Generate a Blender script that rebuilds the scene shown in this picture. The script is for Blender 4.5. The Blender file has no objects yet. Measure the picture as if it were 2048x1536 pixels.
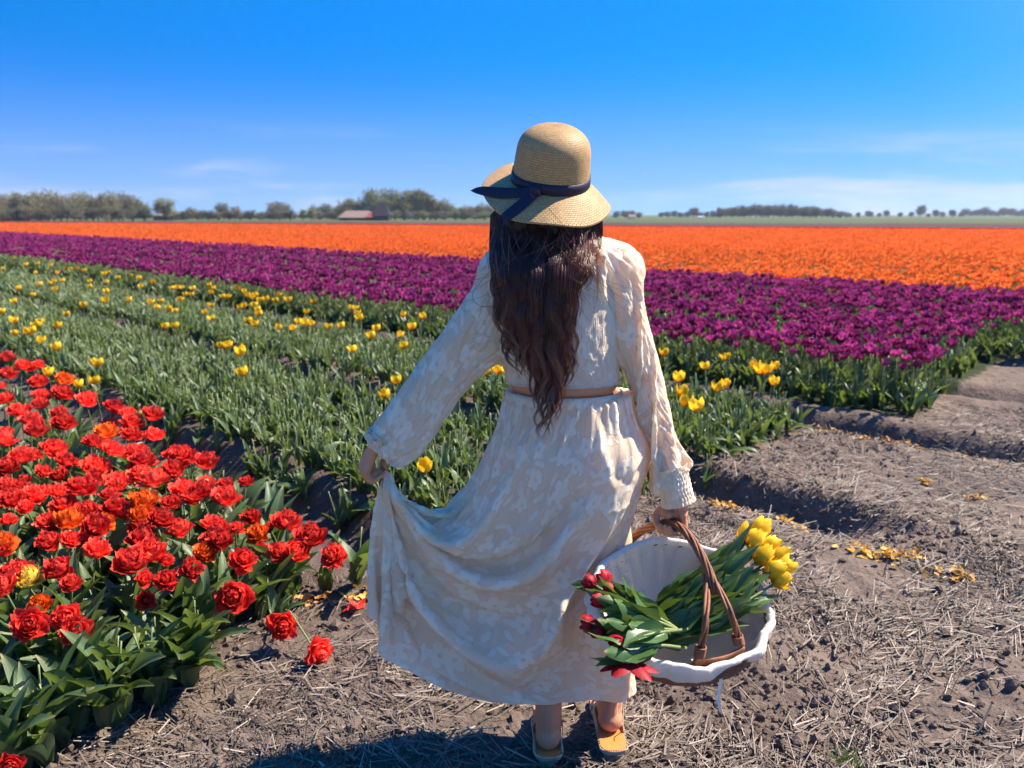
import bpy, math, random
import numpy as np
from mathutils import Vector, Matrix, Euler
rng = np.random.default_rng(7)
random.seed(7)
R = math.radians
scene = bpy.context.scene
col = scene.collection

# ------------------------------------------------------------------ camera, sky, sun, exposure
FPX, CAM_H = 1538.0, 1.45                      # focal length in pixels of a 2048 px wide picture
PITCH = math.atan(338 / FPX)
cam = bpy.data.cameras.new('camera')
cam.sensor_width = 36.0
cam.lens = 36.0 * FPX / 2048
cam.clip_start, cam.clip_end = 0.05, 6000
cam.dof.use_dof = True
cam.dof.focus_distance = 2.0
cam.dof.aperture_fstop = 4.2
cam_o = bpy.data.objects.new('camera', cam)
cam_o.location = (0, 0, CAM_H)
cam_o.rotation_euler = (R(90) - PITCH, 0, 0)
col.objects.link(cam_o)
scene.camera = cam_o

SUN_EL, SUN_AZ = R(50), R(73)                  # azimuth clockwise from +Y
world = bpy.data.worlds.new('World')
scene.world = world
world.use_nodes = True
wn, wl = world.node_tree.nodes, world.node_tree.links
wn.clear()
def wnode(t, **k):
    n = wn.new(t)
    for a, b in k.items():
        setattr(n, a, b)
    return n
w_out = wnode('ShaderNodeOutputWorld')
w_bg = wnode('ShaderNodeBackground')
w_bg.inputs['Strength'].default_value = 0.086
sky = wnode('ShaderNodeTexSky', sky_type='NISHITA', sun_disc=False)
sky.sun_elevation, sky.sun_rotation = SUN_EL, SUN_AZ
sky.altitude, sky.air_density, sky.dust_density, sky.ozone_density = 0, 1.0, 0.35, 5.0
w_tc = wnode('ShaderNodeTexCoord')
w_sep = wnode('ShaderNodeSeparateXYZ')
wl.new(w_tc.outputs['Generated'], w_sep.inputs[0])
w_mz = wnode('ShaderNodeMath', operation='MULTIPLY')
w_mz.inputs[1].default_value = 4.0             # a clear spring sky that turns deep blue low above the land
wl.new(w_sep.outputs['Z'], w_mz.inputs[0])
w_az = wnode('ShaderNodeMath', operation='ADD')
w_az.inputs[1].default_value = 0.22
wl.new(w_mz.outputs[0], w_az.inputs[0])
w_cmb = wnode('ShaderNodeCombineXYZ')
wl.new(w_sep.outputs['X'], w_cmb.inputs[0]); wl.new(w_sep.outputs['Y'], w_cmb.inputs[1]); wl.new(w_az.outputs[0], w_cmb.inputs[2])
w_nrm = wnode('ShaderNodeVectorMath', operation='NORMALIZE')
wl.new(w_cmb.outputs[0], w_nrm.inputs[0])
wl.new(w_nrm.outputs[0], sky.inputs[0])
w_hs = wnode('ShaderNodeHueSaturation')
w_hs.inputs['Saturation'].default_value = 1.45
w_hs.inputs['Hue'].default_value = 0.504
wl.new(sky.outputs[0], w_hs.inputs['Color'])
# thin cirrus that lies low over the horizon all round
w_map = wnode('ShaderNodeMapping')
w_map.inputs['Scale'].default_value = (1.3, 1.3, 11.0)
w_map.inputs['Location'].default_value = (5.3, 2.0, 0.6)
wl.new(w_tc.outputs['Generated'], w_map.inputs['Vector'])
w_no = wnode('ShaderNodeTexNoise')
w_no.inputs['Scale'].default_value = 1.6
w_no.inputs['Detail'].default_value = 6
w_no.inputs['Roughness'].default_value = 0.55
w_no.inputs['Distortion'].default_value = 0.5
wl.new(w_map.outputs[0], w_no.inputs['Vector'])
w_r1 = wnode('ShaderNodeMapRange', interpolation_type='SMOOTHSTEP')
w_r1.inputs['From Min'].default_value, w_r1.inputs['From Max'].default_value = 0.44, 0.72
wl.new(w_no.outputs[0], w_r1.inputs['Value'])
w_r2 = wnode('ShaderNodeMapRange', interpolation_type='SMOOTHSTEP')
w_r2.inputs['From Min'].default_value, w_r2.inputs['From Max'].default_value = 0.125, 0.02
wl.new(w_sep.outputs['Z'], w_r2.inputs['Value'])
w_mu = wnode('ShaderNodeMath', operation='MULTIPLY')
wl.new(w_r1.outputs[0], w_mu.inputs[0]); wl.new(w_r2.outputs[0], w_mu.inputs[1])
w_mu2 = wnode('ShaderNodeMath', operation='MULTIPLY')
w_mu2.inputs[1].default_value = 0.8
wl.new(w_mu.outputs[0], w_mu2.inputs[0])
# an even veil of moist air that thickens towards the horizon
w_r3 = wnode('ShaderNodeMapRange', interpolation_type='SMOOTHERSTEP')
w_r3.inputs['From Min'].default_value, w_r3.inputs['From Max'].default_value = 0.21, -0.05
wl.new(w_sep.outputs['Z'], w_r3.inputs['Value'])
w_mu3 = wnode('ShaderNodeMath', operation='MULTIPLY')
w_mu3.inputs[1].default_value = 0.62
wl.new(w_r3.outputs[0], w_mu3.inputs[0])
w_veil = wnode('ShaderNodeMix', data_type='RGBA')
wl.new(w_mu3.outputs[0], w_veil.inputs[0])
wl.new(w_hs.outputs[0], w_veil.inputs[6])
w_veil.inputs[7].default_value = (1.55, 1.85, 2.2, 1)
w_mix = wnode('ShaderNodeMix', data_type='RGBA')
wl.new(w_mu2.outputs[0], w_mix.inputs[0])
wl.new(w_veil.outputs[2], w_mix.inputs[6])
w_mix.inputs[7].default_value = (2.55, 2.6, 2.75, 1)
wl.new(w_mix.outputs[2], w_bg.inputs['Color'])
wl.new(w_bg.outputs[0], w_out.inputs['Surface'])

sun_d = bpy.data.lights.new('sun', 'SUN')
sun_d.energy, sun_d.angle, sun_d.color = 3.1, R(0.53), (1.0, 0.89, 0.74)
sun_o = bpy.data.objects.new('sun', sun_d)
SUNV = Vector((math.sin(SUN_AZ) * math.cos(SUN_EL), math.cos(SUN_AZ) * math.cos(SUN_EL), math.sin(SUN_EL)))
sun_o.rotation_euler = SUNV.to_track_quat('Z', 'Y').to_euler()
sun_o.location = (8, 6, 12)
col.objects.link(sun_o)

scene.view_settings.view_transform = 'Standard'
scene.view_settings.look = 'None'
scene.view_settings.exposure = 1.95
scene.view_settings.gamma = 1
scene.render.engine = 'CYCLES'
scene.cycles.use_denoising = True
scene.cycles.max_bounces = 7
scene.cycles.diffuse_bounces = 4
scene.cycles.glossy_bounces = 2
scene.cycles.transmission_bounces = 5
scene.cycles.use_light_tree = False
scene.cycles.use_adaptive_sampling = True
scene.cycles.adaptive_threshold = 0.02
scene.cycles.transparent_max_bounces = 6
scene.cycles.caustics_reflective = False
scene.cycles.caustics_refractive = False

# ------------------------------------------------------------------ the photograph's viewpoint, for surveying the place
CP, SP = math.cos(PITCH), math.sin(PITCH)
def ray(x, y):
    u, v = (x - 1024) / FPX, (768 - y) / FPX
    return np.array([u, CP + v * SP, -SP + v * CP])
def G(x, y, h=0.0):                            # the point at height h seen at (x, y)
    d = ray(x, y)
    return np.array([0, 0, CAM_H]) + d * ((h - CAM_H) / d[2])
def PY(x, y, Y):                               # the point at distance Y seen at (x, y)
    d = ray(x, y)
    return np.array([0, 0, CAM_H]) + d * (Y / d[1])
def project(P):
    P = np.asarray(P, float)
    x, y, z = P[..., 0], P[..., 1], P[..., 2] - CAM_H
    dep = y * CP - z * SP
    v = y * SP + z * CP
    return 1024 + FPX * x / dep, 768 - FPX * v / dep, dep
ROW = R(47)                                    # the planting rows run away to the left
DV = np.array([-math.sin(ROW), math.cos(ROW)])
NV = np.array([math.cos(ROW), math.sin(ROW)])
def xy(s, t):
    return np.outer(np.atleast_1d(s), DV) + np.outer(np.atleast_1d(t), NV)
def st(x, y):
    return x * DV[0] + y * DV[1], x * NV[0] + y * NV[1]

# ------------------------------------------------------------------ mesh helpers
def mesh(name, V, F, mats=(), uv=None, smooth=True, midx=None, attrs=None):
    """V n x 3, F array (m, 3 or 4) or list of such arrays; uv: n x 2 per vertex"""
    V = np.asarray(V, np.float32)
    if isinstance(F, np.ndarray):
        F = [F]
    F = [np.asarray(f, np.int32) for f in F if len(f)]
    me = bpy.data.meshes.new(name)
    me.vertices.add(len(V))
    me.vertices.foreach_set('co', V.ravel())
    loops = np.concatenate([f.ravel() for f in F])
    sizes = np.concatenate([np.full(len(f), f.shape[1], np.int32) for f in F])
    me.loops.add(len(loops))
    me.loops.foreach_set('vertex_index', loops)
    me.polygons.add(len(sizes))
    me.polygons.foreach_set('loop_start', (np.cumsum(sizes) - sizes).astype(np.int32))
    me.polygons.foreach_set('loop_total', sizes)
    for m in (mats if isinstance(mats, (list, tuple)) else [mats]):
        me.materials.append(m)
    if midx is not None:
        me.polygons.foreach_set('material_index', np.asarray(midx, np.int32))
    if uv is not None:
        l = me.uv_layers.new(name='UVMap')
        l.data.foreach_set('uv', np.asarray(uv, np.float32)[loops].ravel())
    me.update(calc_edges=True)
    me.polygons.foreach_set('use_smooth', np.full(len(sizes), bool(smooth)))
    if attrs:
        for k, a in attrs.items():
            a = np.asarray(a, np.float32)
            t = me.attributes.new(k, 'FLOAT', 'POINT')
            t.data.foreach_set('value', a)
    me.validate()
    return me
def obj(name, me, parent=None, loc=None, rot=None, scl=None):
    o = bpy.data.objects.new(name, me)
    col.objects.link(o)
    if parent is not None:
        o.parent = parent
    if loc is not None: o.location = loc
    if rot is not None: o.rotation_euler = rot
    if scl is not None: o.scale = (scl, scl, scl) if np.isscalar(scl) else scl
    return o
def tag(o, label=None, cat=None, group=None, kind=None):
    if label: o['label'] = label
    if cat: o['category'] = cat
    if group: o['group'] = group
    if kind: o['kind'] = kind
    return o
def empty(name, loc=(0, 0, 0), rot=(0, 0, 0), scl=None):
    o = obj(name, None, None, loc, rot, scl)
    o.empty_display_size = 0.05
    return o
class MB:
    """collects pieces into one mesh"""
    def __init__(s): s.V, s.F3, s.F4, s.UV, s.n, s.M3, s.M4, s.A = [], [], [], [], 0, [], [], []
    def add(s, V, F, uv=None, m=0, a=0.0):
        V = np.asarray(V, float).reshape(-1, 3)
        F = np.asarray(F, int)
        (s.F3 if F.shape[1] == 3 else s.F4).append(F + s.n)
        (s.M3 if F.shape[1] == 3 else s.M4).append(np.full(len(F), m))
        s.V.append(V); s.UV.append(np.zeros((len(V), 2)) if uv is None else np.asarray(uv, float))
        s.A.append(np.full(len(V), a) if np.isscalar(a) else np.asarray(a))
        s.n += len(V)
        return s
    def mesh(s, name, mats, smooth=True, attr=None):
        F, M = [], []
        if s.F3: F.append(np.concatenate(s.F3)); M += s.M3
        if s.F4: F.append(np.concatenate(s.F4)); M += s.M4
        return mesh(name, np.concatenate(s.V), F, mats, np.concatenate(s.UV), smooth, np.concatenate(M),
                    {attr: np.concatenate(s.A)} if attr else None)
def grid_faces(nv, nu, close=False):
    """rows nv, columns nu of vertices"""
    i = np.arange(nv - 1)[:, None]; j = np.arange(nu if close else nu - 1)[None, :]
    j2 = (j + 1) % nu
    return np.stack([i * nu + j, i * nu + j2, (i + 1) * nu + j2, (i + 1) * nu + j], -1).reshape(-1, 4)
def grid_uv(nv, nu, su=1.0, sv=1.0):
    a, b = np.meshgrid(np.linspace(0, su, nu), np.linspace(0, sv, nv))
    return np.stack([a.ravel(), b.ravel()], 1)
def frames(path):
    P = np.asarray(path, float)
    T = np.gradient(P, axis=0)
    T /= np.linalg.norm(T, axis=1, keepdims=True) + 1e-9
    N = np.zeros_like(P)
    ref = np.array([0, 0, 1.0]) if abs(T[0][2]) < 0.9 else np.array([1.0, 0, 0])
    n = np.cross(T[0], np.cross(ref, T[0])); n /= np.linalg.norm(n)
    for i in range(len(P)):
        n = n - T[i] * (n @ T[i]); n /= np.linalg.norm(n) + 1e-9
        N[i] = n
    return P, T, N, np.cross(T, N)
def tube(path, rad, sides=6, caps=True):
    P, T, N, B = frames(path)
    r = np.broadcast_to(np.asarray(rad, float), (len(P),))
    a = np.linspace(0, 2 * math.pi, sides, endpoint=False)
    V = P[:, None] + r[:, None, None] * (np.cos(a)[None, :, None] * N[:, None] + np.sin(a)[None, :, None] * B[:, None])
    V = V.reshape(-1, 3)
    F = grid_faces(len(P), sides, True)
    if caps:
        k = len(V)
        V = np.concatenate([V, P[:1], P[-1:]])
        j = np.arange(sides); j2 = (j + 1) % sides
        c0 = np.stack([np.full(sides, k), np.full(sides, k), j2, j], 1)
        o = (len(P) - 1) * sides
        c1 = np.stack([o + j, o + j2, np.full(sides, k + 1), np.full(sides, k + 1)], 1)
        return V, F, np.concatenate([c0[:, 1:], c1[:, :3]])
    return V, F, None
def add_tube(mb, path, rad, sides=6, m=0, caps=True, a=0.0):
    V, F, C = tube(path, rad, sides, caps)
    n0 = mb.n
    mb.add(V, F, m=m, a=a)
    if C is not None:
        mb.F3.append(C + n0); mb.M3.append(np.full(len(C), m))
def spline(pts, n):
    """Catmull-Rom through pts"""
    P = np.asarray(pts, float)
    if len(P) == 2:
        return P[0] + np.linspace(0, 1, n)[:, None] * (P[1] - P[0])
    P = np.concatenate([[2 * P[0] - P[1]], P, [2 * P[-1] - P[-2]]])
    t = np.linspace(0, len(P) - 3 - 1e-6, n)
    i = t.astype(int); f = (t - i)[:, None]
    a, b, c, d = P[i], P[i + 1], P[i + 2], P[i + 3]
    return 0.5 * (2 * b + (c - a) * f + (2 * a - 5 * b + 4 * c - d) * f ** 2 + (3 * b - a - 3 * c + d) * f ** 3)
def box(mb, c, s, m=0, rotz=0.0):
    x, y, z = np.array(s) / 2
    V = np.array([[-x, -y, -z], [x, -y, -z], [x, y, -z], [-x, y, -z], [-x, -y, z], [x, -y, z], [x, y, z], [-x, y, z]])
    ca, sa = math.cos(rotz), math.sin(rotz)
    V = V @ np.array([[ca, sa, 0], [-sa, ca, 0], [0, 0, 1]]) + np.array(c)
    mb.add(V, [[0, 3, 2, 1], [4, 5, 6, 7], [0, 1, 5, 4], [1, 2, 6, 5], [2, 3, 7, 6], [3, 0, 4, 7]], m=m)
def rotmat(rx=0, ry=0, rz=0):
    return np.array(Euler((rx, ry, rz)).to_matrix())
# value/gradient noise in numpy
_perm = rng.permutation(512)
_perm = np.concatenate([_perm, _perm])
def _h(ix, iy):
    return _perm[(_perm[ix & 511] + iy) & 511] / 511.0 * 2 * math.pi
def noise2(x, y):
    x = np.asarray(x, float); y = np.asarray(y, float)
    ix, iy = np.floor(x).astype(int), np.floor(y).astype(int)
    fx, fy = x - ix, y - iy
    u, v = fx * fx * fx * (fx * (fx * 6 - 15) + 10), fy * fy * fy * (fy * (fy * 6 - 15) + 10)
    def g(dx, dy):
        a = _h(ix + dx, iy + dy)
        return np.cos(a) * (fx - dx) + np.sin(a) * (fy - dy)
    return ((g(0, 0) * (1 - u) + g(1, 0) * u) * (1 - v) + (g(0, 1) * (1 - u) + g(1, 1) * u) * v) * 1.4
def smooth(a, b, x):
    k = np.clip((np.asarray(x, float) - a) / (b - a), 0, 1)
    return k * k * (3 - 2 * k)

# ------------------------------------------------------------------ material helpers
class NT:
    def __init__(s, name):
        s.mat = bpy.data.materials.new(name); s.mat.use_nodes = True
        s.t = s.mat.node_tree; s.t.nodes.clear()
        s.out = s.n('ShaderNodeOutputMaterial')
    def n(s, typ, ins=None, **k):
        nd = s.t.nodes.new(typ)
        for a, b in k.items(): setattr(nd, a, b)
        for a, b in (ins or {}).items():
            if isinstance(b, bpy.types.NodeSocket): s.t.links.new(b, nd.inputs[a])
            else: nd.inputs[a].default_value = b
        return nd
    def math(s, op, a, b=0.0, c=None):
        ins = {0: a, 1: b}
        if c is not None: ins[2] = c
        return s.n('ShaderNodeMath', ins, operation=op).outputs[0]
    def vmath(s, op, a, b=(0, 0, 0)):
        nd = s.n('ShaderNodeVectorMath', {0: a, 1: b}, operation=op)
        return nd.outputs['Value'] if op in ('LENGTH', 'DISTANCE', 'DOT_PRODUCT') else nd.outputs[0]
    def ramp(s, fac, stops):
        nd = s.n('ShaderNodeValToRGB', {0: fac})
        e = nd.color_ramp.elements
        while len(e) < len(stops): e.new(0.5)
        for el, (p, c) in zip(e, stops): el.position, el.color = p, (*c, 1)
        return nd.outputs[0]
    def mix(s, f, a, b, blend='MIX'):
        nd = s.n('ShaderNodeMix', {0: f}, data_type='RGBA', blend_type=blend)
        for i, v in ((6, a), (7, b)):
            if isinstance(v, bpy.types.NodeSocket): s.t.links.new(v, nd.inputs[i])
            else: nd.inputs[i].default_value = (*v, 1) if len(v) == 3 else v
        return nd.outputs[2]
    def noise(s, vec, scale, detail=3, rough=0.55, dist=0.0):
        return s.n('ShaderNodeTexNoise', {'Vector': vec, 'Scale': scale, 'Detail': detail, 'Roughness': rough, 'Distortion': dist}).outputs[0]
    def smooth(s, v, a, b):
        return s.n('ShaderNodeMapRange', {'Value': v, 'From Min': a, 'From Max': b}, interpolation_type='SMOOTHSTEP').outputs[0]
    def bump(s, h, strength=0.4, dist=0.01, normal=None):
        ins = {'Height': h, 'Strength': strength, 'Distance': dist}
        if normal is not None: ins['Normal'] = normal
        return s.n('ShaderNodeBump', ins).outputs[0]
    def coord(s, w='Object'): return s.n('ShaderNodeTexCoord').outputs[w]
    def rand(s): return s.n('ShaderNodeObjectInfo').outputs['Random']
    def pos(s): return s.n('ShaderNodeNewGeometry').outputs['Position']
    def pbr(s, color, rough=0.6, spec=0.3, normal=None, transl=0.0, tcolor=None, sheen=0.0, metal=0.0):
        ins = {'Base Color': color if isinstance(color, bpy.types.NodeSocket) else (*color, 1), 'Roughness': rough,
               'Specular IOR Level': spec, 'Metallic': metal}
        if sheen: ins['Sheen Weight'] = sheen
        if normal is not None: ins['Normal'] = normal
        b = s.n('ShaderNodeBsdfPrincipled', ins).outputs[0]
        if (not np.isscalar(transl)) or transl > 0:
            tc = tcolor if tcolor is not None else color
            i2 = {'Color': tc if isinstance(tc, bpy.types.NodeSocket) else (*tc, 1)}
            if normal is not None: i2['Normal'] = normal
            tr = s.n('ShaderNodeBsdfTranslucent', i2).outputs[0]
            b = s.n('ShaderNodeMixShader', {0: transl, 1: b, 2: tr}).outputs[0]
        s.t.links.new(b, s.out.inputs['Surface'])
        return s.mat
# ------------------------------------------------------------------ materials
def mat_petal(name, c_a, c_b, transl=0.35, base=None, vary=0.12, edge=0.0):
    m = NT(name)
    u = m.coord('UV')
    sp = m.n('ShaderNodeSeparateXYZ', {0: u})
    n1 = m.noise(m.n('ShaderNodeMapping', {'Vector': u, 'Scale': (14, 1.5, 1)}).outputs[0], 1.0, 3)
    c = m.mix(m.rand(), c_a, c_b)
    c = m.mix(m.math('MULTIPLY', m.smooth(n1, 0.45, 0.75), 0.35), c, tuple(min(1, x * 1.5 + 0.02) for x in c_b))
    if base is not None:
        c = m.mix(m.smooth(sp.outputs[1], 0.42, 0.05), c, base)
    if edge:
        c = m.mix(m.math('MULTIPLY', m.smooth(m.math('ADD', sp.outputs[1], m.math('MULTIPLY', n1, 0.25)), 0.9, 1.15), edge), c, (0.95, 0.30, 0.20))
    hs = m.n('ShaderNodeHueSaturation', {'Color': c, 'Value': m.math('ADD', 1 - vary, m.math('MULTIPLY', m.rand(), 2 * vary))}).outputs[0]
    return m.pbr(hs, 0.5, 0.25, m.bump(n1, 0.25, 0.002), transl, hs)
RED = mat_petal('red_petal', (0.70, 0.010, 0.014), (0.92, 0.075, 0.045), 0.38, base=(0.62, 0.16, 0.11), edge=0.22, vary=0.18)
PINKRED = mat_petal('pink_red_petal', (0.74, 0.045, 0.035), (0.86, 0.10, 0.06), 0.32, base=(0.75, 0.42, 0.27))
ORANGE2 = mat_petal('orange_double_petal', (0.86, 0.13, 0.015), (0.90, 0.22, 0.03), 0.35, base=(0.88, 0.30, 0.04))
YELLOW2 = mat_petal('pale_yellow_petal', (0.88, 0.66, 0.10), (0.90, 0.70, 0.14), 0.35, base=(0.75, 0.70, 0.20))
YELLOW = mat_petal('yellow_petal', (0.88, 0.56, 0.014), (0.94, 0.67, 0.035), 0.38, base=(0.80, 0.36, 0.01))
PURPLE = mat_petal('purple_petal', (0.22, 0.018, 0.105), (0.45, 0.055, 0.22), 0.36, vary=0.25)
ORANGE = mat_petal('orange_petal', (0.84, 0.175, 0.028), (0.92, 0.27, 0.05), 0.40, vary=0.16)
CRIMSON = mat_petal('crimson_petal', (0.30, 0.004, 0.014), (0.44, 0.008, 0.020), 0.2)
REDFAR = mat_petal('scarlet_petal', (0.70, 0.02, 0.015), (0.75, 0.03, 0.02), 0.35)
FADED = mat_petal('faded_petal', (0.62, 0.28, 0.08), (0.70, 0.42, 0.16), 0.25)

def mat_leaf(name, c1, c2, transl=0.28, rough=0.42):
    m = NT(name)
    u = m.coord('UV')
    n1 = m.noise(m.n('ShaderNodeMapping', {'Vector': u, 'Scale': (26, 1.2, 1)}).outputs[0], 1.0, 2)
    n2 = m.noise(m.coord('Object'), 22.0, 3)
    c = m.mix(m.rand(), c1, c2)
    c = m.mix(m.math('MULTIPLY', n2, 0.6), c, tuple(x * 0.65 for x in c1))
    sp = m.n('ShaderNodeSeparateXYZ', {0: u})
    rib = m.smooth(m.math('ABSOLUTE', m.math('SUBTRACT', sp.outputs[0], 0.5)), 0.07, 0.0)
    c = m.mix(m.math('MULTIPLY', rib, 0.35), c, tuple(min(1, x * 1.6) for x in c2))
    # tips dry to yellow on some leaves
    dry = m.math('MULTIPLY', m.smooth(m.math('ADD', sp.outputs[1], m.math('MULTIPLY', n2, 0.12)), 0.94, 1.06), 0.8)
    c = m.mix(dry, c, (0.30, 0.24, 0.10))
    tcol = m.mix(0.55, c, (0.30, 0.42, 0.03))
    return m.pbr(c, rough, 0.5, m.bump(n1, 0.3, 0.003), transl, tcol)
LEAF = mat_leaf('tulip_leaf', (0.070, 0.120, 0.050), (0.120, 0.185, 0.075), 0.30)
LEAFG = mat_leaf('glaucous_leaf', (0.082, 0.130, 0.055), (0.145, 0.208, 0.092), 0.28, 0.42)
LEAFB = mat_leaf('cut_tulip_leaf', (0.050, 0.115, 0.035), (0.090, 0.185, 0.055), 0.25, 0.36)
def mat_stem():
    m = NT('tulip_stem')
    c = m.mix(m.rand(), (0.14, 0.22, 0.06), (0.24, 0.31, 0.11))
    n = m.noise(m.coord('Object'), 30, 2)
    c = m.mix(m.math('MULTIPLY', n, 0.5), c, (0.20, 0.16, 0.08))
    return m.pbr(c, 0.45, 0.4)
STEM = mat_stem()

def mat_soil():
    m = NT('sandy_soil')
    p = m.pos()
    big = m.noise(p, 1.3, 4)
    mid = m.noise(p, 9, 5, 0.65)
    fine = m.noise(p, 70, 6, 0.7)
    vor = m.n('ShaderNodeTexVoronoi', {'Vector': p, 'Scale': 38.0, 'Randomness': 1.0}, feature='F1').outputs['Distance']
    c = m.ramp(m.math('ADD', m.math('MULTIPLY', mid, 0.55), m.math('MULTIPLY', fine, 0.45)),
               [(0.28, (0.050, 0.036, 0.029)), (0.5, (0.128, 0.096, 0.078)), (0.72, (0.225, 0.172, 0.138))])
    c = m.mix(m.smooth(big, 0.35, 0.7), c, m.mix(0.45, c, (0.26, 0.19, 0.145)))
    pebb = m.smooth(m.n('ShaderNodeTexVoronoi', {'Vector': p, 'Scale': 60.0}).outputs['Distance'], 0.16, 0.10)
    c = m.mix(m.math('MULTIPLY', pebb, 0.4), c, (0.36, 0.29, 0.23))
    h = m.math('ADD', m.math('MULTIPLY', fine, 0.6), m.math('ADD', m.math('MULTIPLY', mid, 1.4), m.math('MULTIPLY', vor, 0.35)))
    # shade painted into the soil colour in furrows and beds, from a vertex attribute
    a = m.n('ShaderNodeAttribute', attribute_name='soil_shade').outputs['Fac']
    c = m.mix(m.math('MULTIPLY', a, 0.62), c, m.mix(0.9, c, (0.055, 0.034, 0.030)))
    g = m.n('ShaderNodeAttribute', attribute_name='crop').outputs['Fac']
    c = m.mix(g, c, (0.030, 0.042, 0.018))
    gr = m.n('ShaderNodeAttribute', attribute_name='pasture').outputs['Fac']
    pn = m.noise(p, 0.05, 4)
    c = m.mix(gr, c, m.mix(pn, (0.055, 0.078, 0.024), (0.088, 0.105, 0.036)))
    pl = m.n('ShaderNodeAttribute', attribute_name='ploughed').outputs['Fac']
    c = m.mix(pl, c, (0.060, 0.035, 0.027))
    return m.pbr(c, 0.95, 0.15, m.bump(h, 1.0, 0.018))
SOIL = mat_soil()
def mat_straw():
    m = NT('straw')
    a = m.n('ShaderNodeAttribute', attribute_name='tone').outputs['Fac']
    c = m.ramp(a, [(0.0, (0.075, 0.054, 0.040)), (0.45, (0.17, 0.130, 0.100)), (0.8, (0.31, 0.25, 0.195)), (1.0, (0.50, 0.43, 0.335))])
    return m.pbr(c, 0.6, 0.3)
STRAW = mat_straw()
def mat_plain(name, c, rough=0.6, spec=0.3, vary=0.15, scale=20, transl=0.0, metal=0.0, bump=0.0):
    m = NT(name)
    n = m.noise(m.coord('Object'), scale, 4)
    cc = m.mix(n, tuple(x * (1 - vary) for x in c), tuple(min(1, x * (1 + vary)) for x in c))
    nb = m.bump(n, bump, 0.004) if bump else None
    return m.pbr(cc, rough, spec, nb, transl, None, metal=metal)

def mat_fabric(name, ground, flower, t_ground, t_flower, smock=False, plain=False):
    """woven off-white cloth with a raised burn-out flower pattern; uv in metres"""
    m = NT(name)
    uv = m.coord('UV')
    warp = m.noise(uv, 30, 2)
    def petals(scale, rad, k, rnd):
        v = m.n('ShaderNodeTexVoronoi', {'Vector': uv, 'Scale': scale, 'Randomness': rnd}, voronoi_dimensions='2D')
        d = m.n('ShaderNodeVectorMath', {0: uv, 1: v.outputs['Position']}, operation='SUBTRACT').outputs[0]
        sx = m.n('ShaderNodeSeparateXYZ', {0: d})
        rc = m.n('ShaderNodeSeparateXYZ', {0: v.outputs['Color']})
        ang = m.math('ADD', m.math('ARCTAN2', sx.outputs[1], sx.outputs[0]), m.math('MULTIPLY', rc.outputs[0], 6.28))
        return d, sx, rc, ang, v
    d, sx, rc, ang, v = petals(13.0, 0, 0, 0.75)
    r = m.vmath('LENGTH', d)
    pr = m.math('MULTIPLY', m.math('ADD', 0.68, m.math('MULTIPLY', m.math('ABSOLUTE', m.math('COSINE', m.math('MULTIPLY', ang, 2.5))), 0.42)),
                m.math('ADD', 0.019, m.math('MULTIPLY', rc.outputs[1], 0.013)))
    fl = m.smooth(m.math('SUBTRACT', pr, r), -0.0008, 0.0016)
    hole = m.smooth(r, 0.0035, 0.0055)
    fl = m.math('MULTIPLY', fl, hole)
    d2, sx2, rc2, ang2, v2 = petals(21.0, 0, 0, 0.9)
    th = m.math('MULTIPLY', rc2.outputs[0], 6.28)
    cs, sn = m.math('COSINE', th), m.math('SINE', th)
    ex = m.math('ADD', m.math('MULTIPLY', sx2.outputs[0], cs), m.math('MULTIPLY', sx2.outputs[1], sn))
    ey = m.math('SUBTRACT', m.math('MULTIPLY', sx2.outputs[1], cs), m.math('MULTIPLY', sx2.outputs[0], sn))
    el = m.math('ADD', m.math('POWER', m.math('DIVIDE', ex, 0.019), 2), m.math('POWER', m.math('DIVIDE', ey, 0.0068), 2))
    lf = m.smooth(el, 1.08, 0.90)
    stem = m.math('MULTIPLY', m.smooth(m.math('ABSOLUTE', m.math('SUBTRACT', m.noise(uv, 16, 1), 0.5)), 0.012, 0.006), 0.8)
    mask = m.math('MAXIMUM', fl, m.math('MAXIMUM', lf, stem))
    if plain:
        mask = m.math('MULTIPLY', mask, 0.15)
    weave = m.noise(m.n('ShaderNodeMapping', {'Vector': uv, 'Scale': (900, 900, 1)}).outputs[0], 1.0, 1)
    c = m.mix(mask, ground, flower)
    wr = m.noise(m.n('ShaderNodeMapping', {'Vector': uv, 'Scale': (60, 22, 1)}).outputs[0], 1.0, 4, 0.6, 1.2)
    h = m.math('ADD', m.math('MULTIPLY', mask, 0.5), m.math('ADD', m.math('MULTIPLY', wr, 0.55), m.math('MULTIPLY', weave, 0.05)))
    st_, ds = 0.8, 0.0045
    if smock:
        w = m.noise(m.n('ShaderNodeMapping', {'Vector': uv, 'Scale': (150, 46, 1)}).outputs[0], 1.0, 3, 0.6, 0.8)
        h = m.math('ADD', m.math('MULTIPLY', w, 2.0), m.math('MULTIPLY', mask, 0.3))
        st_, ds = 0.8, 0.005
    t = m.math('ADD', t_ground, m.math('MULTIPLY', mask, t_flower - t_ground))
    return m.pbr(c, 0.85, 0.15, m.bump(h, st_, ds), t, m.mix(0.35, c, (0.86, 0.66, 0.52)), sheen=0.15)
FABRIC = mat_fabric('floral_cloth', (0.97, 0.775, 0.545), (0.99, 0.87, 0.665), 0.40, 0.32)
SMOCK = mat_fabric('smocked_cloth', (0.97, 0.79, 0.57), (0.985, 0.86, 0.65), 0.32, 0.28, smock=True)
LINEN = mat_fabric('liner_cloth', (0.92, 0.83, 0.70), (0.94, 0.86, 0.73), 0.26, 0.24, plain=True)
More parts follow.
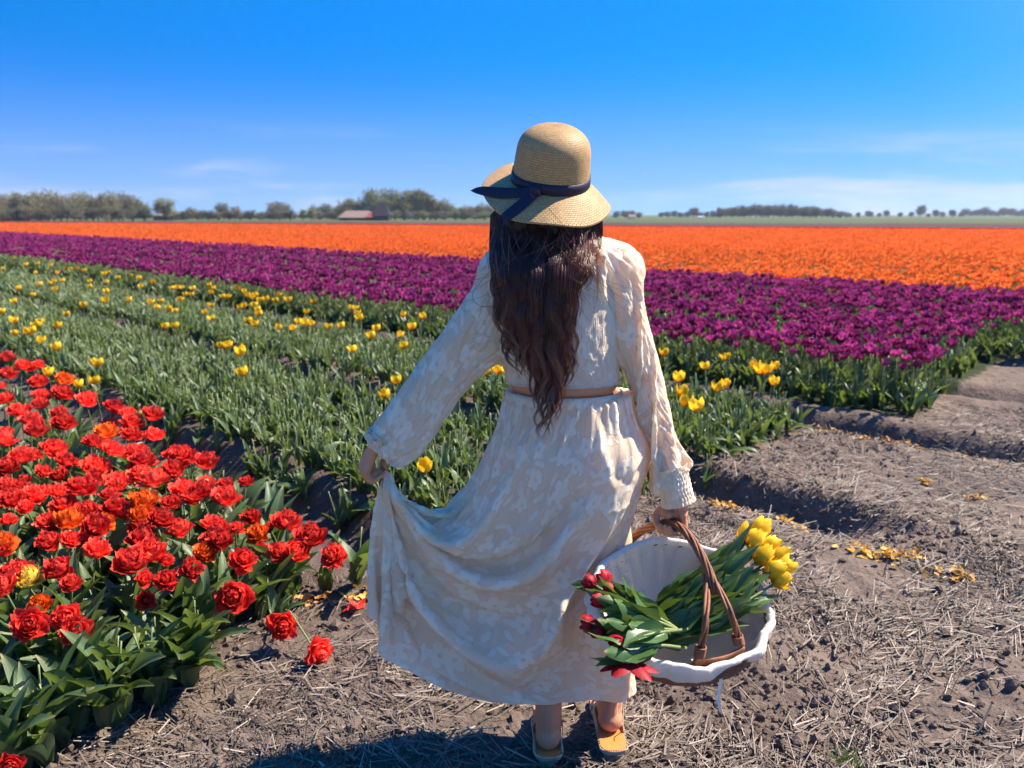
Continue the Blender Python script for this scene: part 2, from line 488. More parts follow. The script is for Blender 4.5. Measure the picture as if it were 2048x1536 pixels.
def mat_skin():
    m = NT('skin')
    n = m.noise(m.coord('Object'), 40, 4)
    n2 = m.noise(m.coord('Object'), 260, 3)
    c = m.mix(n, (0.52, 0.225, 0.115), (0.60, 0.29, 0.165))
    b = m.n('ShaderNodeBsdfPrincipled', {'Base Color': c, 'Roughness': 0.5, 'Specular IOR Level': 0.35, 'Subsurface Weight': 0.12,
            'Subsurface Radius': (0.012, 0.005, 0.003), 'Subsurface Scale': 0.6, 'Normal': m.bump(n2, 0.25, 0.001)}).outputs[0]
    m.t.links.new(b, m.out.inputs['Surface'])
    return m.mat
SKIN = mat_skin()
def mat_hair():
    m = NT('dark_brown_hair')
    a = m.n('ShaderNodeAttribute', attribute_name='tone').outputs['Fac']
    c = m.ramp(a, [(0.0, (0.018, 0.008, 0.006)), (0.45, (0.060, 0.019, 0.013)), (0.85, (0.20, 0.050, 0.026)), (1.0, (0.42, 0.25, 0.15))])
    return m.pbr(c, 0.30, 0.55, None, 0.12, c)
HAIR = mat_hair()
def mat_hat():
    m = NT('plaited_straw')
    uv = m.coord('UV')
    sp = m.n('ShaderNodeSeparateXYZ', {0: uv})
    row = m.math('FRACT', sp.outputs[1])
    br = m.n('ShaderNodeTexBrick', {'Vector': uv, 'Color1': (1, 1, 1, 1), 'Color2': (0.62, 0.62, 0.62, 1), 'Mortar': (0.0, 0.0, 0.0, 1), 'Scale': 1.0,
             'Mortar Size': 0.10, 'Mortar Smooth': 0.7, 'Brick Width': 1.0, 'Row Height': 1.0})
    f = br.outputs['Color']
    c = m.mix(f, (0.25, 0.125, 0.04), (0.68, 0.43, 0.18))
    c = m.mix(m.math('MULTIPLY', m.noise(uv, 0.35, 3), 0.4), c, (0.50, 0.32, 0.15))
    return m.pbr(c, 0.55, 0.35, m.bump(f, 0.9, 0.004), 0.10, c)
HAT = mat_hat()
RIBBON = mat_plain('navy_ribbon', (0.012, 0.010, 0.032), 0.5, 0.35, 0.2, 60, bump=0.2)
WICKER = mat_plain('brown_wicker', (0.225, 0.085, 0.040), 0.6, 0.35, 0.45, 60, bump=0.4)
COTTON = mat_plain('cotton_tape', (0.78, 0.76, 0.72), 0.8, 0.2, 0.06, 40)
TANLEATHER = mat_plain('tan_insole', (0.62, 0.215, 0.055), 0.45, 0.4, 0.12, 30, bump=0.1)
STRAP = mat_plain('beige_strap', (0.40, 0.31, 0.215), 0.6, 0.3, 0.12, 60, bump=0.2)
HEELW = mat_plain('stacked_heel', (0.34, 0.235, 0.155), 0.6, 0.3, 0.2, 40)
PEARL = mat_plain('stitch_bead', (0.62, 0.54, 0.42), 0.35, 0.5, 0.05, 40)
GOLD = mat_plain('gold_chain', (0.80, 0.52, 0.20), 0.3, 0.5, 0.05, 40, metal=1.0)
SILVER = mat_plain('grey_watch_strap', (0.11, 0.12, 0.14), 0.4, 0.5, 0.1, 40)
NAIL = mat_plain('nail', (0.66, 0.36, 0.29), 0.3, 0.5, 0.05, 40)
# ------------------------------------------------------------------ the ground
FURROWS = [1.98, 3.70, 5.42, 7.15, 8.9, 10.65, 12.4]
EDGE_A, EDGE_B = np.array([-78.6, 120.7]), np.array([40.8, 62.5])      # far edge of the orange field
EDN = np.array([58.2, 119.4]); EDN = EDN / np.linalg.norm(EDN)
def edge_dist(x, y):                            # > 0 beyond the far edge
    return (x - EDGE_A[0]) * EDN[0] + (y - EDGE_A[1]) * EDN[1]
def zg(x, y, fine=True):
    x, y = np.asarray(x, float), np.asarray(y, float)
    s, t = st(x, y)
    wob = 0.05 * noise2(s * 0.9 + 3, t * 0.2)
    z = np.zeros_like(s)
    for i, tf in enumerate(FURROWS):
        d = np.abs(t - tf - wob)
        fade = smooth(*((0.90, 1.30), (0.75, 1.5), (0.1, 1.1))[min(i, 2)], s + 0.12 * noise2(t * 2, s * 2 + 9))
        z -= (0.15, 0.19, 0.19, 0.1)[min(i, 3)] * fade * (1 - smooth(0.10, 0.27, d))
        # the banks stand a little proud
        z += 0.025 * fade * np.exp(-((d - 0.36) / 0.10) ** 2)
    r = np.hypot(x, y)
    near = 1 - smooth(6, 14, r)
    if fine:
        z = z + near * (0.022 * noise2(x * 2.3, y * 2.3) + 0.014 * noise2(x * 6 + 5, y * 6) + 0.009 * noise2(x * 15, y * 15 + 4)
                        + 0.010 * np.abs(noise2(x * 30, y * 30)) + 0.006 * noise2(x * 62, y * 62))
    z = z * (1 - smooth(25, 45, r))
    # where she stands the soil is trodden
    k = np.exp(-(((x - 0.17) / 0.30) ** 2 + ((y - 1.9) / 0.24) ** 2))
    return z * (1 - 0.75 * k)
rr = [0.5]
while rr[-1] < 9.0: rr.append(rr[-1] * 1.0078)
while rr[-1] < 60: rr.append(rr[-1] * 1.022)
while rr[-1] < 5000: rr.append(rr[-1] * 1.09)
rr = np.array(rr)
ang = np.radians(np.linspace(-72, 72, 520))
X = rr[:, None] * np.sin(ang)[None]; Y = rr[:, None] * np.cos(ang)[None] - 0.0
Z = zg(X, Y)
S_, T_ = st(X, Y)
inbed = (S_ > 1.6)
soil_shade = np.zeros_like(X)  # mask of the shade painted between and under the plants
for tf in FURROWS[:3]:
    soil_shade = np.maximum(soil_shade, (1 - smooth(0.2, 0.42, np.abs(T_ - tf))) * smooth(1.6, 2.6, S_))
soil_shade = np.maximum(soil_shade, smooth(1.9, 2.4, S_) * (T_ < 6.0) * (T_ > 0.1) * 0.8)
crop = ((T_ > 5.9) & (S_ > 1.6) & (edge_dist(X, Y) < 0)).astype(float) + ((T_ > 12.3) & (S_ > -200) & (S_ <= 1.6) & (edge_dist(X, Y) < 0))
yb = 200 + (X + 130) * (134 - 200) / (88 + 130.)
plough = ((edge_dist(X, Y) >= 0) & (Y < yb)).astype(float)
past = ((edge_dist(X, Y) >= 0) & (Y >= yb)).astype(float)
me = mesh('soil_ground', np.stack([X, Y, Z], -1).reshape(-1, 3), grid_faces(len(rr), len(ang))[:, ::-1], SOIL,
          attrs={'soil_shade': soil_shade.ravel(), 'crop': np.clip(crop, 0, 1).ravel(), 'ploughed': plough.ravel(), 'pasture': past.ravel()})
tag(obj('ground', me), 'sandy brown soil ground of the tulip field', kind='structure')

# straw mulch, nobody could count it
def straw_mesh():
    n = 56000
    r = np.sqrt(rng.uniform(0.9 ** 2, 6.8 ** 2, n * 3))
    keep = rng.random(n * 3) < (1.9 / np.maximum(r, 1.9)) ** 0.9
    r = r[keep]
    a = np.radians(rng.uniform(-46, 50, len(r)))
    x, y = r * np.sin(a), r * np.cos(a)
    s, t = st(x, y)
    end = np.where(t < 1.75, 2.35, np.where(t < 5.3, 2.15, 1.6))
    m = (s < end + 0.12 * rng.standard_normal(len(s)))
    for i, tf in enumerate(FURROWS[:3]):
        m &= ~((np.abs(t - tf) < 0.17) & (s > 0.75) & (rng.random(len(s)) < 0.85))
    cl = noise2(x * 1.7 + 4, y * 1.7) + 0.5 * noise2(x * 4.5, y * 4.5 + 8)
    m &= rng.random(len(s)) < np.clip(0.42 + 1.15 * cl + 0.32 * smooth(-0.3, 0.7, x), 0.03, 1)
    x, y, s, t = x[m][:n], y[m][:n], s[m][:n], t[m][:n]
    k = len(x)
    L = rng.gamma(3.6, 0.0155, k) + 0.016
    w = rng.gamma(4.0, 0.00031, k) + 0.0005
    flow = noise2(x * 0.9 + 20, y * 0.9) * 2.6 + ROW
    az = flow + rng.normal(0, 0.75, k)
    pit = rng.normal(0, 0.16, k)
    st_up = rng.random(k) < 0.03
    pit[st_up] = rng.uniform(0.3, 1.0, st_up.sum())
    D = np.stack([np.cos(az) * np.cos(pit), np.sin(az) * np.cos(pit), np.sin(pit)], 1)
    up = np.array([0, 0, 1.0])
    Sd = np.cross(D, up); Sd /= np.linalg.norm(Sd, axis=1, keepdims=True)
    U = np.cross(Sd, D)
    C = np.stack([x, y, zg(x, y) + np.abs(np.sin(pit)) * L * 0.42 + rng.uniform(0.001, 0.016, k)], 1)
    V = []
    for e in (-0.5, 0.5):
        for b in (0, 2.094, 4.189):
            V.append(C + D * (e * L)[:, None] + (Sd * math.cos(b) + U * math.sin(b) * 0.7) * w[:, None])
    V = np.stack(V, 1).reshape(-1, 3)
    f = np.array([[0, 1, 4, 3], [1, 2, 5, 4], [2, 0, 3, 5]])
    F = (np.arange(k)[:, None, None] * 6 + f[None]).reshape(-1, 4)
    tone = np.repeat(np.clip(rng.beta(1.7, 2.6, k), 0, 1), 6)
    return mesh('straw_mulch', V, F, STRAW, smooth=False, attrs={'tone': tone})
tag(obj('straw_mulch', straw_mesh()), 'dry broken straw strewn over the bare soil', kind='stuff')

def clod_mesh():
    n = 9000
    r = np.sqrt(rng.uniform(1.0, 5.5 ** 2, n)); r = np.where(rng.random(n) < 0.5, rng.uniform(1.2, 3, n), r)
    a = np.radians(rng.uniform(-46, 50, n))
    x, y = r * np.sin(a), r * np.cos(a)
    # more along the banks of the furrows and behind her feet
    m = 3800
    t2 = rng.choice([1.98, 3.7, 5.42], m, p=[0.4, 0.35, 0.25]) + rng.normal(0.06, 0.15, m)
    s2 = rng.uniform(0.3, 2.6, m)
    q = xy(0, 0) + s2[:, None] * DV + t2[:, None] * NV
    x, y = np.concatenate([x, q[:, 0]]), np.concatenate([y, q[:, 1]])
    ico_v = np.array([[0, 0, 1], [.894, 0, .447], [.276, .851, .447], [-.724, .526, .447], [-.724, -.526, .447], [.276, -.851, .447],
                      [.724, .526, -.447], [-.276, .851, -.447], [-.894, 0, -.447], [-.276, -.851, -.447], [.724, -.526, -.447], [0, 0, -1]])
    ico_f = np.array([[0, 1, 2], [0, 2, 3], [0, 3, 4], [0, 4, 5], [0, 5, 1], [1, 6, 2], [2, 7, 3], [3, 8, 4], [4, 9, 5], [5, 10, 1],
                      [6, 7, 2], [7, 8, 3], [8, 9, 4], [9, 10, 5], [10, 6, 1], [11, 7, 6], [11, 8, 7], [11, 9, 8], [11, 10, 9], [11, 6, 10]])
    k = len(x)
    sz = rng.gamma(1.7, 0.0030, k) + 0.002
    sz = np.minimum(sz, 0.026)
    V = ico_v[None] * (1 + rng.normal(0, 0.2, (k, 12, 1))) * sz[:, None, None] * rng.uniform(0.6, 1.3, (k, 1, 3))
    V = V + np.stack([x, y, zg(x, y) + sz * 0.25], 1)[:, None]
    F = (np.arange(k)[:, None, None] * 12 + ico_f[None]).reshape(-1, 3)
    z0 = np.zeros(k * 12)
    return mesh('soil_clods', V.reshape(-1, 3), F, SOIL, smooth=False, attrs={'soil_shade': z0, 'crop': z0, 'pasture': z0, 'ploughed': z0})
tag(obj('soil_clods', clod_mesh()), 'crumbled soil clods scattered along the furrow banks', kind='stuff')
# ------------------------------------------------------------------ tulip pieces
def petal(mb, az, L, W, a0, a1, r0=0.004, z0=0.0, cup=0.35, nv=5, nu=5, ruffle=0.0, m=0, tip=0.5, rg=rng):
    v = np.linspace(0, 1, nv); u = np.linspace(-1, 1, nu)
    a = a0 + (a1 - a0) * v
    dr = np.sin(a); dz = np.cos(a)
    st_ = L / (nv - 1)
    rp = r0 + np.concatenate([[0], np.cumsum((dr[1:] + dr[:-1]) / 2)]) * st_
    zp = z0 + np.concatenate([[0], np.cumsum((dz[1:] + dz[:-1]) / 2)]) * st_
    w = W * np.clip(np.sin(math.pi * (0.14 + 0.86 * v) ** (1.0 - 0.25 * tip)), 0.0, 1) ** 0.55
    w[-1] = W * (0.42 - 0.3 * tip)
    nr, nz = -dz, dr                            # towards the axis
    bend = cup * (u[None] ** 2) * w[:, None]
    r = rp[:, None] + nr[:, None] * bend
    z = zp[:, None] + nz[:, None] * bend
    if ruffle:
        k = ruffle * L * (v[:, None] ** 2) * rg.normal(0, 1, (nv, nu))
        r = r + k * 0.8; z = z + ruffle * L * (v[:, None] ** 3) * rg.normal(0, 1.1, (nv, nu))
    x = r; y = w[:, None] * u[None]
    c, s = math.cos(az), math.sin(az)
    V = np.stack([x * c - y * s, x * s + y * c, z], -1).reshape(-1, 3)
    mb.add(V, grid_faces(nv, nu), grid_uv(nv, nu), m)
def double_bloom(seed, mat, openness=1.0, size=0.05):
    g = np.random.default_rng(seed)
    mb = MB()
    o = openness
    for n, L, W, a0, a1, z0, r0 in [(7, 1.0, 0.50, 1.35, 0.30 + 0.75 * o, 0.0, .06), (8, 1.0, 0.44, 1.15, 0.10 + 0.55 * o, 0.06, .06), (9, 0.95, 0.40, 0.90, -0.10 + 0.35 * o, 0.12, .06),
                                (9, 0.88, 0.36, 0.62, -0.35 + 0.25 * o, 0.18, .05), (8, 0.80, 0.32, 0.35, -0.55 + 0.2 * o, 0.24, .04), (6, 0.70, 0.28, 0.10, -0.75, 0.30, .02)]:
        ph = g.uniform(0, 6.28)
        for i in range(n):
            petal(mb, ph + i * 2 * math.pi / n + g.normal(0, 0.16), L * size * g.uniform(0.86, 1.1), W * size * g.uniform(0.85, 1.15), a0 + g.normal(0, 0.08),
                  a1 + g.normal(0, 0.16), r0 * size, z0 * size, g.uniform(0.3, 0.65), 5, 5, 0.065, tip=0.1, rg=g)
    return mb.mesh('double_tulip_bloom', mat)
def cup_bloom(seed, mat, openness=0.0, size=0.055, nv=6, nu=5, lo=False):
    g = np.random.default_rng(seed)
    mb = MB()
    if lo: nv, nu = 4, 3
    for k in range(2):
        ph = g.uniform(0, 1) + k * math.pi / 3
        for i in range(3):
            petal(mb, ph + i * 2.0944 + g.normal(0, 0.06), size * 1.12 * g.uniform(0.93, 1.07), size * 0.42 * g.uniform(0.92, 1.08), 1.15 + 0.25 * openness,
                  -0.38 + 0.95 * openness + 0.08 * k + g.normal(0, 0.05), 0.003, 0.0, 0.42, nv, nu, 0.012, tip=0.7, rg=g)
    return mb.mesh('tulip_bloom', mat)
def leaf_geo(seed, L=0.26, W=0.026, bend=0.9, nv=9, nu=5, lean=0.15, twist=0.5, wave=0.3):
    g = np.random.default_rng(seed)
    v = np.linspace(0, 1, nv); u = np.linspace(-1, 1, nu)
    a = lean + bend * v ** 1.6
    x = np.concatenate([[0], np.cumsum(np.sin((a[1:] + a[:-1]) / 2))]) * L / (nv - 1)
    z = np.concatenate([[0], np.cumsum(np.cos((a[1:] + a[:-1]) / 2))]) * L / (nv - 1)
    w = W * (np.sin(math.pi * np.clip(v, 0, 1) ** 0.72) ** 0.75 * 0.9 + 0.28 * (1 - v)); w[-1] = W * 0.04
    T = np.stack([np.sin(a), 0 * a, np.cos(a)], 1)
    N0 = np.stack([-np.cos(a), 0 * a, np.sin(a)], 1); S0 = np.tile([0, 1.0, 0], (nv, 1))
    tw = twist * v * g.choice([-1, 1]) * g.uniform(0.4, 1)
    S = S0 * np.cos(tw)[:, None] + N0 * np.sin(tw)[:, None]
    N = N0 * np.cos(tw)[:, None] - S0 * np.sin(tw)[:, None]
    ph = g.uniform(0, 6.28)
    ch = (0.85 - 0.55 * v)[:, None] * np.abs(u)[None] ** 1.4 + wave * np.sin(v * 9 + ph)[:, None] * (u ** 2)[None] * np.sign(u + 1e-6)[None] * 0.8
    V = np.stack([x, 0 * x, z], 1)[:, None] + (S * w[:, None])[:, None] * u[None, :, None] * 0.9 + (N * w[:, None])[:, None] * ch[..., None]
    return V.reshape(-1, 3), grid_faces(nv, nu), grid_uv(nv, nu)
def leaf_mesh(seed, mat, **k):
    V, F, UV = leaf_geo(seed, **k)
    return mesh('tulip_leaf', V, F, mat, UV)
def stem_path(h, lean, az, n=7, curve=0.35):
    v = np.linspace(0, 1, n)
    d = lean * (v * (1 - curve) + curve * v ** 2)
    return np.stack([np.cos(az) * d, np.sin(az) * d, v * h], 1)
def stem_mesh(path, r=0.0032, sides=6):
    mb = MB(); add_tube(mb, path, np.linspace(r * 1.15, r * 0.85, len(path)), sides)
    return mb.mesh('tulip_stem', STEM)
LEAVES = [leaf_mesh(i, LEAF, L=rng.uniform(0.19, 0.29), W=rng.uniform(0.020, 0.033), bend=rng.uniform(0.25, 1.5), lean=rng.uniform(0.1, 0.4), twist=rng.uniform(0.1, 1.1)) for i in range(16)]
LEAVESG = [leaf_mesh(40 + i, LEAFG, L=rng.uniform(0.12, 0.20), W=rng.uniform(0.013, 0.021), bend=rng.uniform(0.2, 1.2), lean=rng.uniform(0.02, 0.35), twist=rng.uniform(0.2, 1.2), nv=7, nu=3) for i in range(14)]
BIGLEAVES = [leaf_mesh(80 + i, LEAFG, L=rng.uniform(0.17, 0.24), W=rng.uniform(0.026, 0.036), bend=rng.uniform(1.0, 1.9), lean=rng.uniform(0.4, 0.8), twist=rng.uniform(0.1, 0.6)) for i in range(6)]
DB = {}
for cname, m_ in (('red', RED), ('pink', PINKRED), ('orange', ORANGE2), ('yellow', YELLOW2)):
    DB[cname] = [double_bloom(100 + i, m_, o, 0.041) for i, o in enumerate([0.75, 0.6, 0.4, 0.7, 0.2, 0.5])]
YB = [cup_bloom(200 + i, YELLOW, o, 0.046) for i, o in enumerate([0.0, 0.05, 0.12, 0.24, 0.08])]
PB = [cup_bloom(220 + i, PURPLE, o, 0.063, 5, 3) for i, o in enumerate([0.0, 0.08, 0.18, 0.3])]
OB = [cup_bloom(240 + i, ORANGE, o, 0.062, 4, 3) for i, o in enumerate([0.05, 0.2, 0.35])]
BUD = cup_bloom(260, FADED, -0.25, 0.036)
SHORTSTEM = [stem_mesh(stem_path(0.2, l, a), 0.0028, 5) for l, a in ((0.01, 0), (0.03, 1), (0.04, 3))]

def plant(name, base, stem, blooms, leaves, rz=0.0):
    """blooms: (mesh, local location, euler, scale); leaves: (mesh, rot z, scale, tilt)"""
    e = empty(name, base, (0, 0, rz))
    if stem is not None:
        if isinstance(stem, tuple): obj('stem', stem[0], e, scl=stem[1])
        else: obj('stem', stem, e)
    for b in blooms: obj('bloom', b[0], e, b[1], b[2], b[3])
    for l in leaves: obj('leaf', l[0], e, (0, 0, 0.0), (0, l[3], l[1]), l[2])
    return e
def toward(vec):
    return Vector(vec).to_track_quat('Z', 'Y').to_euler()

# ------------------------------------------------------------------ the bed of red double tulips, plant by plant
RED_SPOTS = [  # x, y in an enlarged survey of the left of the photograph, width, colour
 (50,120,110,'p'),(130,160,90,'r'),(180,170,80,'r'),(225,155,70,'r'),(45,215,110,'r'),(10,275,60,'p'),(225,265,130,'r'),(370,250,130,'o'),(40,360,110,'r'),(360,330,180,'r'),
 (505,370,130,'r'),(240,340,90,'r'),(120,435,130,'r'),(240,400,100,'p'),(650,415,170,'r'),(745,445,90,'r'),(895,460,130,'r'),(180,490,130,'p'),(370,495,180,'r'),(215,550,150,'p'),
 (35,560,100,'r'),(20,610,110,'r'),(770,510,150,'r'),(620,565,160,'o'),(765,575,130,'r'),(895,580,130,'r'),(540,610,100,'r'),(300,655,170,'r'),(660,660,130,'r'),(130,710,190,'r'),
 (60,760,150,'r'),(770,675,120,'r'),(550,765,190,'r'),(835,735,190,'r'),(1060,690,150,'r'),(1200,740,150,'r'),(380,730,140,'r'),(250,780,100,'r'),(350,800,100,'r'),(150,830,80,'r'),
 (1000,780,150,'r'),(830,800,130,'p'),(900,850,190,'p'),(680,850,150,'r'),(225,930,170,'r'),(470,895,190,'r'),(330,900,110,'r'),(70,960,140,'r'),(640,930,110,'r'),(1070,900,160,'r'),
 (1180,915,150,'r'),(1310,950,190,'r'),(1320,860,100,'r'),(845,975,180,'o'),(680,1010,150,'r'),(390,990,170,'r'),(510,1020,150,'r'),(270,1080,130,'p'),(340,1090,100,'r'),(930,1070,150,'r'),
 (1060,1130,150,'p'),(550,1110,170,'r'),(820,1120,150,'r'),(1240,1100,150,'r'),(1380,1110,100,'r'),(1475,1050,120,'r'),(1670,1095,150,'r'),(1510,1155,140,'o'),(1820,1180,150,'r'),(1955,1275,150,'r'),
 (1580,1105,80,'r'),(1260,1190,170,'r'),(490,1190,120,'r'),(560,1250,170,'r'),(770,1330,170,'r'),(870,1270,150,'r'),(10,1240,60,'r'),(60,1395,130,'r'),(180,1420,170,'y'),(970,1410,140,'r'),
 (1200,1260,150,'o'),(1110,1345,140,'p'),(1410,1300,170,'r'),(1520,1230,90,'r'),(1630,1250,140,'p'),(1730,1260,130,'r'),(960,1300,80,'r'),(840,1400,90,'r')]
RED_LIST = [(x / 2.926, 680 + y / 2.926, w / 2.926, c, None) for x, y, w, c in RED_SPOTS]
# those that hang over the front edge: with the height of the bloom
RED_LIST += [(470, 1193, 65, 'r', 0.20), (563, 1249, 55, 'r', 0.10), (628, 1300, 62, 'r', 0.055), (60, 1250, 70, 'r', 0.27), (80, 1208, 45, 'o', 0.27), (135, 1236, 45, 'r', 0.24),
             (152, 1263, 65, 'r', 0.22), (290, 1200, 30, 'r', 0.22), (20, 1532, 50, 'r', 0.16)]
_ex = np.random.default_rng(77)
while len(RED_LIST) < 150:
    s_, t_ = 2.5 + _ex.gamma(1.7, 0.85), _ex.uniform(0.15, 1.55)
    q_ = project(np.append(s_ * DV + t_ * NV, 0.30))
    if -40 < q_[0] < 640 and s_ < 6.6: RED_LIST.append((float(q_[0]), float(q_[1]), _ex.uniform(38, 58) * 2.6 / q_[2], _ex.choice(list('rrrrrppo')), 0.301))
red_group = 'red double tulips in the near bed'
CN = {'r': 'red', 'p': 'pink', 'o': 'orange', 'y': 'yellow'}
CT = {'r': 'red', 'p': 'pinkish red', 'o': 'orange', 'y': 'pale yellow'}
special = {(563, 1249): 'red double tulip lying on the soil just behind the rightmost fallen one', (628, 1300): 'red double tulip whose bloom rests on bare soil, nearest the skirt hem',
           (470, 1193): 'large red double tulip nodding over the right front edge of the bed', (60, 1250): 'large red double tulip with pale base at the near left of the bed',
           (152, 1263): 'red double tulip drooping to the side beside the near left bloom', (20, 1532): 'red double tulip cut off by the bottom left corner of the picture',
           (80, 1208): 'orange double tulip half hidden behind the near left red bloom', (135, 1236): 'red double tulip just above the drooping one at the near left'}
RED_BASES = []
for i, (px, py, w, c, h) in enumerate(RED_LIST):
    k = smooth(1280, 700, py)
    hh = h if h is not None else 0.25 + 0.13 * k + rng.uniform(-0.03, 0.03)
    if h is None and px > 0.62 * (py - 700) + 270: hh -= 0.07
    P = G(px, py, hh)
    # stems stand in the bed, those at the edge lean out of it
    s0, t0 = st(P[0], P[1])
    out = smooth(2.75, 2.25, s0)
    off = DV * (0.03 + 0.13 * out) + NV * rng.normal(0, 0.03) + (-NV * 0.12 * smooth(1.45, 1.75, t0))
    if h is not None and h < 0.15:
        off = DV * 0.26 + NV * (0.02 if h < 0.08 else 0.06)
    bx, by = P[0] + off[0], P[1] + off[1]
    bz = float(zg(bx, by)) - 0.004
    base = np.array([bx, by, bz])
    top = P - base
    L = np.linalg.norm(top[:2])
    if L > 0.2:      # fallen: up, over and down
        path = spline([(0, 0, 0), (top[0] * 0.30, top[1] * 0.30, 0.11), (top[0] * 0.72, top[1] * 0.72, 0.075), top], 11)
    else:
        path = spline([(0, 0, 0), (top[0] * 0.22, top[1] * 0.22, top[2] * 0.5), top], 8)
    dirv = path[-1] - path[-2]
    dirv = dirv / np.linalg.norm(dirv)
    facing = dirv * 1.0 + np.array([rng.normal(0, 0.3), rng.normal(-0.28, 0.22), 0.45]) + np.array([0.2, 0.0, 0.0])
    if h is not None and h < 0.29: facing = facing + np.array([0.25, -0.55, -0.1])
    depth = project(P)[2]
    dia = w / FPX * depth
    v = rng.integers(0, 6)
    nat = [0.110, 0.103, 0.092, 0.108, 0.080, 0.098][v]
    sc = float(np.clip(dia / nat, 0.62, 1.2)) * 1.5
    eu = toward(facing)
    q = eu.to_quaternion() @ Euler((0, 0, rng.uniform(0, 6.28))).to_quaternion()
    nl = 3 if out < 0.3 else 5
    lv = []
    for j in range(nl):
        az = rng.uniform(0, 6.28)
        if out > 0.3 and j < 3: az = math.atan2(-DV[1], -DV[0]) + rng.normal(0.15, 0.8)
        lv.append((LEAVES[rng.integers(0, 16)], az, rng.uniform(0.8, 1.12) * (0.78 + 0.32 * hh / 0.36), rng.normal(0, 0.1)))
    e = plant('red_tulip' if c != 'y' else 'yellow_double_tulip', base, stem_mesh(path, 0.0036), [(DB[CN[c]][v], tuple(path[-1] - 0.008 * np.array(dirv)), q.to_euler(), sc)], lv)
    if c == 'o': e.name = 'orange_double_tulip'
    key = (px, py)
    lab = special.get(key)
    if lab is None:
        if c == 'y': lab = 'pale yellow double tulip among red ones at the left edge of the bed'
        elif c == 'o': lab = 'orange double tulip among the red blooms of the near bed'
        else:
            band = 'front row' if py > 1110 else 'second row' if py > 1040 else 'middle' if py > 940 else 'back half' if py > 850 else 'far end'
            edge_x = 0.62 * (py - 700) + 200
            lab = '%s %s double tulip, %s of the red bed, %s' % ('large' if w > 52 else 'small', CT[c], band, 'by its left side' if px < edge_x * 0.36 else 'along its right edge' if px > edge_x * 0.78 else 'amid other blooms')
    tag(e, lab, 'tulip', red_group if c in 'rp' else ('orange double tulips among the red' if c == 'o' else None))
    RED_BASES.append((bx, by))
# leafy red-bed plants that have lost or not yet opened their flower, between the others
n = 0
bud_spots = [(278, 832, 0.40), (410, 970, 0.30)]
for px, py, h in bud_spots:
    P = G(px, py, h); b = np.array([P[0], P[1] + 0.02, float(zg(P[0], P[1]))])
    e = plant('tulip_bud_plant', b, stem_mesh(stem_path(P[2] - b[2], 0.02, -1.5)), [(BUD, (0, -0.02, P[2] - b[2]), (0.05, 0.1, 0), 1.0)],
              [(LEAVES[rng.integers(0, 16)], a, 0.9, 0) for a in (0.5, 2.6, 4.4)])
    tag(e, 'closed yellowish green tulip bud standing above the red blooms' if px < 300 else 'closed pale tulip bud low between the red blooms', 'tulip')
for i in range(190):
    s0 = 2.28 + rng.gamma(1.6, 0.75); t0 = rng.uniform(0.12, 1.62)
    if i >= 150: s0, t0 = rng.uniform(2.12, 2.36), rng.uniform(0.2, 1.35)
    p = s0 * DV + t0 * NV
    q = project((p[0], p[1], 0.15))
    if not (-60 < q[0] < (760 if i < 150 else 400)) or s0 > 6.5: continue
    fr = smooth(2.6, 2.28, s0)
    lv = []
    for j in range(5):
        az = rng.uniform(0, 6.28) if rng.random() > 0.6 * fr else math.atan2(-DV[1], -DV[0]) + rng.normal(0.1, 0.7)
        lv.append((LEAVES[rng.integers(0, 16)], az, rng.uniform(0.85, 1.2) + 0.15 * fr, rng.normal(0.05, 0.12)))
    e = plant('leafy_tulip', (p[0], p[1], float(zg(p[0], p[1])) - 0.004), (SHORTSTEM[i % 3], rng.uniform(0.8, 1.25)), [], lv)
    tag(e, 'flowerless tulip with broad green leaves %s' % ('along the front edge of the red bed' if fr > 0.4 else 'between the stems of the red bed'), 'tulip', 'flowerless tulips of the red bed')

# ------------------------------------------------------------------ yellow tulips left standing in the topped beds
YS = [(65,45),(15,88),(120,72),(175,68),(232,75),(165,108),(258,108),(300,90),(322,90),(350,90),(383,100),(478,114),(494,108),(485,152),(412,148),(410,175),(287,146),(247,150),(228,160),(180,163),
 (247,187),(488,197),(478,238),(85,182),(153,211),(66,240),(380,260),(306,300),(5,290),(66,332),(186,335),(172,355),(265,357),(132,385),(152,375),(70,388),(188,422),(262,457),(600,123),(635,135),
 (692,153),(642,173),(538,133),(591,234),(785,180),(805,178),(828,177),(880,182),(870,210),(845,210),(820,235),(955,165),(970,180),(957,200),(1078,180),(1110,195),(1015,220),(1040,218),(1130,215),
 (1150,222),(1165,215),(1180,235),(1210,233),(1270,212),(1255,240),(1312,235),(685,248),(732,240),(712,270),(767,275),(798,287),(957,260),(928,290),(965,320),(1090,272),(1110,262),(1160,262),
 (1175,280),(1185,300),(1130,335),(1160,350),(755,360),(795,357),(1008,447),(1037,447),(1095,477),(1112,573),(1428,245),(1390,290),(1265,362),(1332,367),(1357,335),(1385,342),(1420,345),(1497,358),
 (1558,356),(1600,270),(1620,272),(1628,295),(1643,320),(1610,465),(1693,403),(1715,370),(1835,305),(1920,312),(1875,362),(1820,397),(1838,450),(1805,610),(1757,675),(447,530),(427,610),
 (360,625),(220,572)]
YL = [(x / 2.2756, 500 + y / 2.2756, 0) for x, y in YS]
YL += [(1300 + x / 2.738, 540 + y / 2.738, 1) for x, y in [(75,470),(415,495),(570,540),(600,567),(630,567),(678,540),(305,545),(160,610),(165,690),(200,750),(265,770),(370,665),(408,640),(680,630)]]
YL += [(900 + x / 3.338, 440 + y / 3.338, 2) for x, y in [(215,915),(210,955),(183,1045),(235,1030),(322,1025),(388,1025)]]
